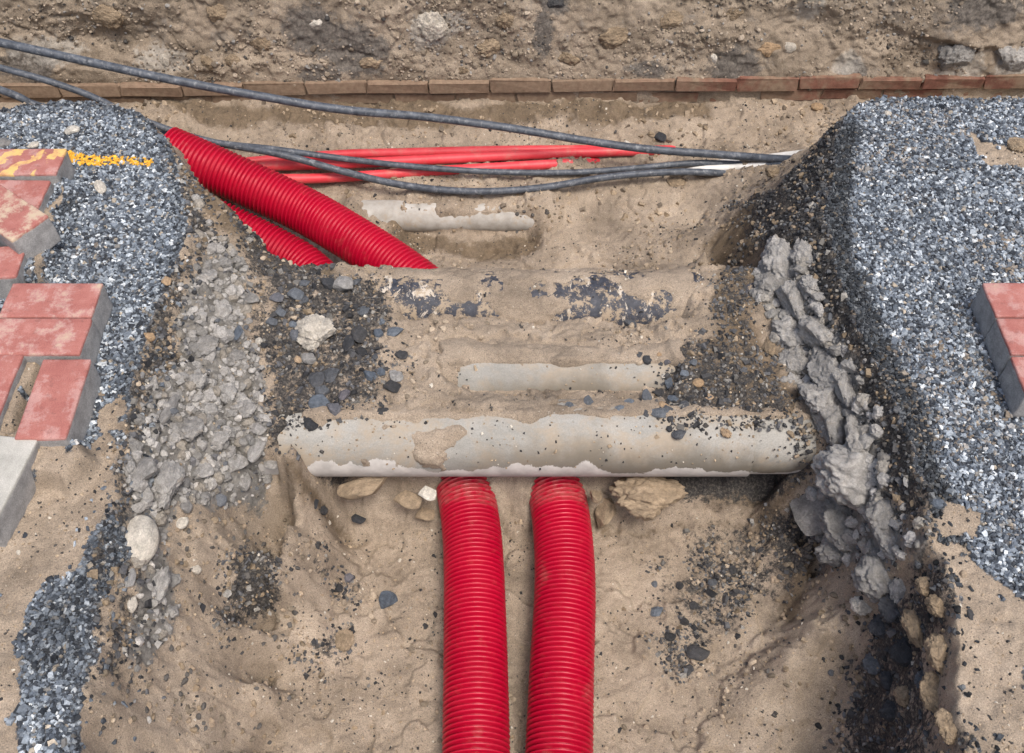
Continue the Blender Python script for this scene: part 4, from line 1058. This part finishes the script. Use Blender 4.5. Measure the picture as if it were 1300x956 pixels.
def blob(X_, T_, px, th, wx, wt, p): return np.exp(-((X_ - px_x(px, p)) / wx) ** 2 - ((T_ - th) / wt) ** 2)
# angle 0 points to the viewer's side, pi/2 straight up
crust(P1, -.15, 2.2, lambda a, t: -.012 + .013 * sstep(1.30, 1.62, t) + .019 * blob(a, t, 548, .5, .055, .65, P1) + .013 * blob(a, t, 470, .4, .03, .5, P1) + .012 * blob(a, t, 415, 1.3, .06, .4, P1) + .010 * blob(a, t, 500, 1.3, .08, .35, P1) + .012 * blob(a, t, 672, 1.35, .035, .28, P1) + .012 * blob(a, t, 585, 1.15, .05, .4, P1),
      'sand caked on the shoulder of the front grey pipe', 301, x1=.78)
crust(P2, .1, 2.6, lambda a, t: -.013 + .017 * sstep(1.15, 1.45, t) + .017 * sstep(.62, .40, t) + .024 * sstep(px_x(612, P2), px_x(560, P2), a) + .022 * sstep(px_x(835, P2), px_x(868, P2), a) + .010 * blob(a, t, 715, 1.2, .03, .3, P2),
      'sand covering the pipe behind the front one', 302, x0=-.19, x1=.43)
crust(P3, .15, 2.9, lambda a, t: .0015 + .008 * sstep(.42, .25, t) - .009 * blob(a, t, 545, .95, .055, .35, P3) - .010 * blob(a, t, 740, 1.25, .06, .35, P3) - .011 * blob(a, t, 795, .72, .08, .28, P3) - .008 * blob(a, t, 610, .75, .04, .25, P3) - .007 * blob(a, t, 520, 1.5, .06, .2, P3) - .009 * blob(a, t, 735, .55, .05, .22, P3) - .008 * blob(a, t, 830, 1.05, .03, .3, P3) + .012 * sstep(px_x(500, P3), px_x(455, P3), a) + .014 * sstep(px_x(850, P3), px_x(880, P3), a),
      'sand crust clinging in patches to the black coated pipe', 303, .0062, x0=-.34, x1=.48, most=.0075)

# ------------------------------------------------------------------ brick footing along the far bank
def brick_mesh(seed):
    import bmesh
    bm = bmesh.new(); bmesh.ops.create_cube(bm, size=1)
    for v in bm.verts: v.co = (v.co.x * .2085, v.co.y * .10, v.co.z * .047)
    bmesh.ops.bevel(bm, geom=[e for e in bm.edges], offset=.0045, segments=1, affect='EDGES')
    r = np.random.default_rng(seed)
    for v in bm.verts: v.co += Vector(r.uniform(-.0038, .0038, 3))
    me = bpy.data.meshes.new('brick'); bm.to_mesh(me); bm.free(); me.materials.append(M_brick); return me
BMS = [brick_mesh(i) for i in range(4)]
br = empty('brick_footing', (0, 2.86, -.53))
tag(br, 'low footing of old red bricks along the foot of the dirt bank', 'brick footing')
for row in range(2):
    for i in range(-10, 11):
        r = np.random.default_rng(50 + row * 40 + i)
        o = obj('brick', BMS[(i + row) % 4], br)
        bxp = i * .2105 + (0.0 if row == 0 else .09) + .03
        o.location = (bxp, .035 + (0 if row == 0 else .012) + r.uniform(-.004, .004) + bxp * .003, (.083 if row == 0 else .031) + bxp * .009 + r.uniform(-.003, .003))
        o.rotation_euler = (r.uniform(-.03, .03), r.uniform(-.008, .008), r.uniform(-.015, .015))

# ------------------------------------------------------------------ single stones and lumps
GL = 'stones at the left end of the pipes'; GRr = 'stones at the right end of the pipes'
for px, py, w, h, m in [(417, 361, 22, 17, 'dark'), (387, 361, 16, 12, 'dark'), (376, 376, 22, 18, 'dark'), (388, 382, 13, 11, 'dark'), (452, 359, 13, 11, 'dark'), (380, 426, 24, 17, 'dark'), (441, 439, 17, 26, 'dark'), (401, 483, 24, 22, 'dark'), (410, 497, 20, 16, 'dark'), (437, 502, 17, 16, 'dark'), (462, 396, 17, 14, 'dark'), (477, 454, 10, 8, 'dark'), (420, 478, 26, 19, 'dark'), (424, 520, 20, 19, 'dark'), (345, 410, 16, 12, 'dark'), (357, 398, 15, 11, 'dark'), (352, 380, 20, 14, 'dark'), (395, 540, 20, 14, 'dark')]:
    rock(px, py, w, h, m, look(m, w) + ' stone in the dirt at the duct side end of the pipes', group=GL + ', ' + look(m, w))
for px, py, w, h in [(374, 413, 16, 10), (481, 423, 13, 14), (484, 410, 10, 10), (470, 478, 20, 14), (483, 474, 13, 11), (408, 514, 32, 19)]:
    rock(px, py, w, h, 'blue', look('blue', w) + ' stone in the dirt at the duct side end of the pipes', group=GL + ', ' + look('blue', w))
rock(437, 365, 27, 22, 'grey', 'rounded light grey stone at the crest beside the slanting ducts', tall=.8)
rock(500, 422, 27, 13, 'blue', 'long bluish stone lying alone on sand below the bitumen coated pipe')
rock(510, 452, 20, 12, 'black', 'flat black stone lying alone on clean sand')
rock(457, 427, 22, 24, 'black', 'blocky black lump beside the pale conglomerate chunk', tall=.8)
rock(459, 448, 16, 14, 'black', 'small black lump stuck below the blocky black one')
rock(402, 426, 58, 46, 'pale', 'large pale conglomerate chunk among dark stones', cat='rock', name='rock', shape='lump', tall=.65, sink=.28)
rock(393, 456, 20, 16, 'grey', 'grey green stone just below the pale conglomerate chunk')
rock(379, 457, 11, 9, 'tan', 'small tan stone below the pale conglomerate chunk')
rock(503, 480, 21, 20, 'grey', 'light grey crumbly stone on the sand above the flat pipe strip', shape='lump')
rock(498, 492, 24, 16, 'black', 'black gritty lump under the light crumbly stone')
rock(485, 524, 20, 12, 'black', 'small black angular stone on sand above the front pipe')
rock(799, 412, 17, 19, 'dark', 'dark egg sized stone on sand under the bitumen coated pipe')
for px, py, w, h, m in [(813, 452, 13, 11, 'dark'), (822, 457, 14, 13, 'dark'), (847, 459, 14, 13, 'dark'), (850, 488, 19, 14, 'blue'), (822, 506, 15, 19, 'dark'), (799, 513, 18, 11, 'blue'), (787, 519, 13, 9, 'blue'), (811, 510, 9, 11, 'black'), (821, 526, 10, 9, 'dark'), (838, 525, 25, 14, 'dark'), (851, 532, 9, 8, 'dark'), (835, 500, 16, 11, 'black'), (855, 507, 16, 11, 'blue'), (848, 520, 14, 10, 'dark'), (850, 545, 9, 8, 'dark'), (879, 461, 12, 10, 'dark'), (868, 475, 12, 10, 'blue'), (870, 515, 14, 10, 'dark'), (748, 512, 15, 15, 'dark'), (722, 516, 13, 10, 'dark')]:
    rock(px, py, w, h, m, look(m, w) + ' angular stone in the pile where the pipes enter the darker bank', group=GRr + ', ' + look(m, w))
rock(862, 553, 20, 14, 'dark', 'purplish dark stone resting on the front grey pipe', sink=.18)
rock(834, 453, 14, 13, 'tan', 'beige stone between dark ones above the smooth grey strip')
rock(886, 487, 15, 12, 'tan', 'orange tan pebble on the dark grit', shape='pebble')
rock(900, 505, 12, 9, 'tan', 'small tan pebble below the orange one', shape='pebble')
rock(921, 550, 17, 15, 'tan', 'beige gritty stone above the joint of the front pipe', shape='lump')
rock(842, 515, 13, 10, 'tan', 'little tan stone wedged in the dark stone pile')
rock(842, 478, 9, 8, 'pale', 'small whitish stone at the end of the smooth grey strip')
# on the trench floor
for px, py, w, h, m in [(443, 733, 15, 12, 'dark'), (428, 748, 16, 11, 'black'), (455, 660, 20, 13, 'dark'), (850, 808, 17, 12, 'black'), (872, 852, 18, 13, 'black'), (830, 742, 9, 8, 'dark'), (862, 745, 12, 10, 'black'), (409, 648, 17, 12, 'black'), (400, 640, 12, 12, 'dark'), (880, 770, 13, 10, 'black'), (905, 740, 15, 11, 'dark'), (930, 725, 16, 11, 'black'), (540, 795, 8, 7, 'black')]:
    rock(px, py, w, h, m, look(m, w) + ' stone lying on the sandy trench floor', group='stones on the trench floor, ' + look(m, w))
rock(491, 764, 29, 20, 'blue', 'angular bluish stone alone on the trench floor beside the straight duct', tall=.8)
rock(833, 777, 21, 13, 'blue', 'flat bluish stone on the trench floor beside the bowed duct')
rock(885, 830, 32, 20, 'black', 'largest black stone on the trench floor', tall=.7)
rock(437, 813, 28, 24, 'clod', 'grey brown round clod on the trench floor', cat='clod', name='clod', shape='lump')
rock(543, 627, 24, 18, 'pale', 'flat whitish stone chip against the straight duct below the pipe', tall=.5)
rock(519, 636, 38, 22, 'clod', 'broken earth block beside the whitish chip under the pipe', cat='clod', name='clod', shape='cut', tall=.7)
rock(540, 655, 26, 18, 'clod', 'smaller earth block touching the straight duct', cat='clod', name='clod', shape='cut')
rock(766, 655, 30, 36, 'clod', 'angular earth block touching the bowed duct', cat='clod', name='clod', shape='cut', tall=.8)
rock(756, 630, 18, 20, 'clod', 'small earth block under the pipe beside the bowed duct', cat='clod', name='clod', shape='cut')
rock(822, 634, 100, 52, 'clod', 'big rounded earth boulder bulging out below the front pipe', cat='clod', name='clod', shape='lump', tall=.9, sink=.35, tilt=.1)
rock(462, 621, 68, 24, 'clod', 'squared sandy block set under the front pipe', cat='clod', name='clod', shape='cut', tall=1.1, tilt=.05)
# on the left bank
for px, py, w, h, sh in [(315, 382, 26, 18, 'cut'), (263, 350, 26, 22, 'lump'), (280, 395, 30, 26, 'lump'), (262, 440, 32, 28, 'lump'), (300, 455, 26, 22, 'lump'), (245, 485, 34, 28, 'lump'), (285, 500, 30, 26, 'lump'), (315, 520, 24, 22, 'lump'), (240, 545, 40, 30, 'lump'), (278, 560, 30, 22, 'lump'), (325, 568, 22, 36, 'cut'), (300, 590, 28, 20, 'cut'), (310, 610, 18, 24, 'cut'), (255, 600, 30, 22, 'cut'), (285, 335, 20, 16, 'lump'), (290, 425, 18, 16, 'cut'), (268, 520, 22, 18, 'cut'), (345, 590, 20, 16, 'cut'), (330, 545, 18, 15, 'cut'), (196, 490, 15, 20, 'cut'), (195, 555, 16, 22, 'cut')]:
    kind_ = ('angular ' if sh == 'cut' else 'crumbly ') + ('small' if w * h < 450 else 'large' if w * h > 750 else 'middling')
    rock(px, py, w, h, 'conc', kind_ + ' grey concrete lump in the rubble face below the loose pavers', cat='concrete lump', name='concrete_lump', shape=sh, group=kind_ + ' lumps in the left rubble face', sink=.36)
rock(211, 525, 20, 44, 'grey', 'long upright grey stone in the rubble face below the single paver', yaw=-.35, tall=.8)
rock(214, 615, 44, 62, 'conc', 'big smooth grey concrete slab piece above the round cobble', cat='concrete lump', name='concrete_lump', shape='lump', tall=.7)
rock(180, 602, 32, 40, 'conc', 'flat grey concrete flake beside the big slab piece', cat='concrete lump', name='concrete_lump', shape='cut', yaw=-.5)
rock(178, 688, 50, 58, 'pale', 'large round pale sandy cobble stuck in the bank', cat='cobble', name='cobble', shape='pebble', tall=.8, sink=.4)
rock(168, 766, 15, 22, 'pale', 'white pointed stone under the round pale cobble')
rock(165, 736, 15, 28, 'grey', 'thin grey slab stone just below the round pale cobble')
rock(249, 723, 15, 12, 'pale', 'small pale stone on sand right of the round cobble')
rock(230, 664, 20, 15, 'pale', 'pale stone chip beside the round cobble')
rock(236, 643, 18, 18, 'grey', 'grey stone chip above the pale one near the round cobble')
rock(200, 745, 30, 40, 'conc', 'grey concrete clump under the slab piece and beside the cobble', cat='concrete lump', name='concrete_lump', shape='lump')
rock(303, 423, 13, 19, 'blue', 'upright bluish stone in the grey rubble face')
rock(328, 434, 10, 9, 'pale', 'tiny pale stone on dark soil beside the rubble face')
rock(212, 358, 13, 14, 'tan', 'tan pebble on the gravel edge above the rubble face')
rock(190, 428, 16, 12, 'tan', 'brownish pebble on the gravel edge beside the paver pair')
rock(128, 239, 14, 24, 'pale', 'smooth white oval pebble on the gravel beside the yellow paint', shape='pebble', yaw=.5, sink=.2)
rock(43, 186, 15, 10, 'pale', 'white pebble behind the yellow painted paver', shape='pebble', sink=.2)
rock(90, 168, 26, 14, 'pale', 'flat cream stone on gravel behind the yellow painted paver', shape='cut')
rock(4, 184, 22, 16, 'grey', 'grey cobble on gravel touching the yellow painted paver', shape='pebble')
# concrete course in the right bank
for px, py, w, h in [(990, 335, 46, 50), (1020, 325, 30, 36), (978, 365, 34, 34), (1012, 385, 42, 44), (1032, 365, 24, 30), (1005, 425, 44, 44), (1040, 425, 44, 44), (1010, 462, 44, 36), (1050, 470, 40, 46), (1075, 495, 36, 46), (1040, 510, 46, 40), (1062, 545, 56, 44), (1090, 560, 40, 46)]:
    rc = 'crumbly ' + ('small' if w * h < 1300 else 'large' if w * h > 1850 else 'middling') + ' grey concrete lump in the cut face ' + ('beside the coated pipe end' if py < 400 else 'beside the buried grey strip' if py < 480 else 'beside the front pipe end')
    rock(px, py, w, h, 'conc', rc, cat='concrete lump', name='concrete_lump', shape='lump', group=rc, tall=.75, sink=.45, tilt=.4)
rock(1085, 612, 84, 58, 'conc', 'largest grey concrete boulder in the right cut face', cat='concrete lump', name='concrete_lump', shape='lump', tall=.8, sink=.35)
rock(1034, 660, 62, 50, 'conc', 'jagged grey concrete piece overhanging the dark hollow', cat='concrete lump', name='concrete_lump', shape='cut', tall=.75, sink=.25)
for px, py, w, h in [(1072, 668, 50, 50), (1062, 700, 50, 34), (1122, 655, 36, 44), (1130, 690, 40, 44), (1112, 735, 56, 52), (1142, 748, 24, 32)]:
    rock(px, py, w, h, 'conc', 'grey concrete lump above the sand heap in the right bank', cat='concrete lump', name='concrete_lump', shape='lump', group='concrete lumps above the sand heap', tall=.75, sink=.42, tilt=.4)
rock(1093, 770, 30, 22, 'pale', 'pale gritty lump at the top of the sand heap', shape='lump')
for px, py, w, h, lab in [(1132, 775, 44, 34, 'dark asphalt lump right below the concrete pieces'), (1118, 800, 40, 30, 'dark asphalt lump leaning on the sand heap'), (1150, 835, 54, 40, 'widest dark asphalt lump at the foot of the right bank')]:
    rock(px, py, w, h, 'dark', lab, cat='asphalt lump', name='asphalt_lump', shape='lump', tall=.7)
for px, py, w, h in [(1108, 845, 30, 24), (1128, 868, 34, 26), (1170, 865, 26, 22), (1130, 905, 36, 26)]:
    rock(px, py, w, h, 'dark', 'dark asphalt lump in the slope below the other asphalt lumps', cat='asphalt lump', name='asphalt_lump', shape='lump', tall=.7, group='asphalt lumps low in the dark slope')
rock(1165, 800, 36, 50, 'clod', 'brown earth clod hanging at the sandy edge of the right shelf', cat='clod', name='clod', shape='lump')
for px, py, w, h in [(1192, 770, 34, 30), (1196, 830, 44, 46), (1185, 880, 40, 44), (1205, 925, 44, 40), (1150, 885, 30, 26), (1175, 745, 26, 24)]:
    rock(px, py, w, h, 'clod', 'earth clod breaking off the sandy edge above the asphalt lumps', cat='clod', name='clod', shape='lump', tall=.7, sink=.42, group='clods breaking off the sandy shelf edge')
rock(975, 440, 18, 44, 'clod', 'narrow upright earth clod beside the concrete face', cat='clod', name='clod', shape='lump')
rock(858, 232, 26, 18, 'clod', 'round sandy clod in front of the looping cable end', cat='clod', name='clod', shape='lump')
rock(985, 222, 30, 18, 'clod', 'sandy clod where the cables enter the right bank', cat='clod', name='clod', shape='lump')
rock(1127, 145, 10, 8, 'pale', 'small cream pebble on the right gravel by the far edge', shape='pebble')
rock(1290, 186, 30, 22, 'clod', 'sandy clod on the sand patch on the right gravel', cat='clod', name='clod', shape='lump')
rock(1191, 640, 22, 14, 'blue', 'flat bluish stone larger than the gravel around it')
rock(1232, 780, 10, 16, 'black', 'dark stone on the sand at the end of the right gravel')
rock(1150, 612, 12, 14, 'grey', 'small grey stone on the dark edge of the right gravel')
rock(838, 176, 16, 16, 'dark', 'dark lump on the trench floor above the thickest cable')
rock(796, 183, 10, 8, 'pale', 'small white stone just above the thickest cable')
rock(1037, 137, 16, 12, 'tan', 'tan stone below the bricks beside the right gravel', shape='pebble')
# in the far bank
B_ = 'bank'
rock(545, 38, 52, 42, 'pale', 'crumbly whitish mortar lump stuck in the far dirt bank', cat='mortar lump', name='mortar_lump', shape='lump', on=B_)
rock(403, 29, 25, 15, 'pale', 'white stone in the far bank near the dark patch', on=B_)
rock(975, 64, 34, 18, 'tan', 'orange stone in the far bank above the bricks', shape='lump', on=B_)
rock(1001, 60, 20, 13, 'pale', 'white round stone next to the orange one in the far bank', shape='pebble', on=B_)
rock(905, 78, 12, 18, 'pale', 'upright whitish stone in the far bank left of the orange one', on=B_) 
rock(209, 77, 13, 14, 'pale', 'small white stone above the thick cable in the far bank', on=B_)
rock(704, 6, 28, 18, 'black', 'black tar lump near the top of the far bank', cat='asphalt lump', name='asphalt_lump', shape='lump', on=B_)
rock(1212, 74, 44, 36, 'conc', 'grey lime lump in the far bank under the long crack', cat='mortar lump', name='mortar_lump', shape='lump', on=B_)
rock(1282, 76, 44, 30, 'conc', 'grey lime lump in the far bank beyond the long crack', cat='mortar lump', name='mortar_lump', shape='lump', on=B_)
for px, py, w, h in [(275, 20, 30, 26), (295, 78, 22, 14), (588, 90, 18, 13), (620, 60, 34, 24), (262, 80, 26, 16), (640, 25, 30, 22), (780, 50, 40, 28), (850, 30, 40, 26), (930, 20, 30, 22), (470, 80, 36, 18), (720, 75, 36, 20), (130, 20, 60, 30), (330, 55, 34, 24)]:
    rock(px, py, w, h, 'clod', 'brown earth clod bulging from the far dirt bank', cat='clod', name='clod', shape='lump', group='clods in the far bank', on=B_)
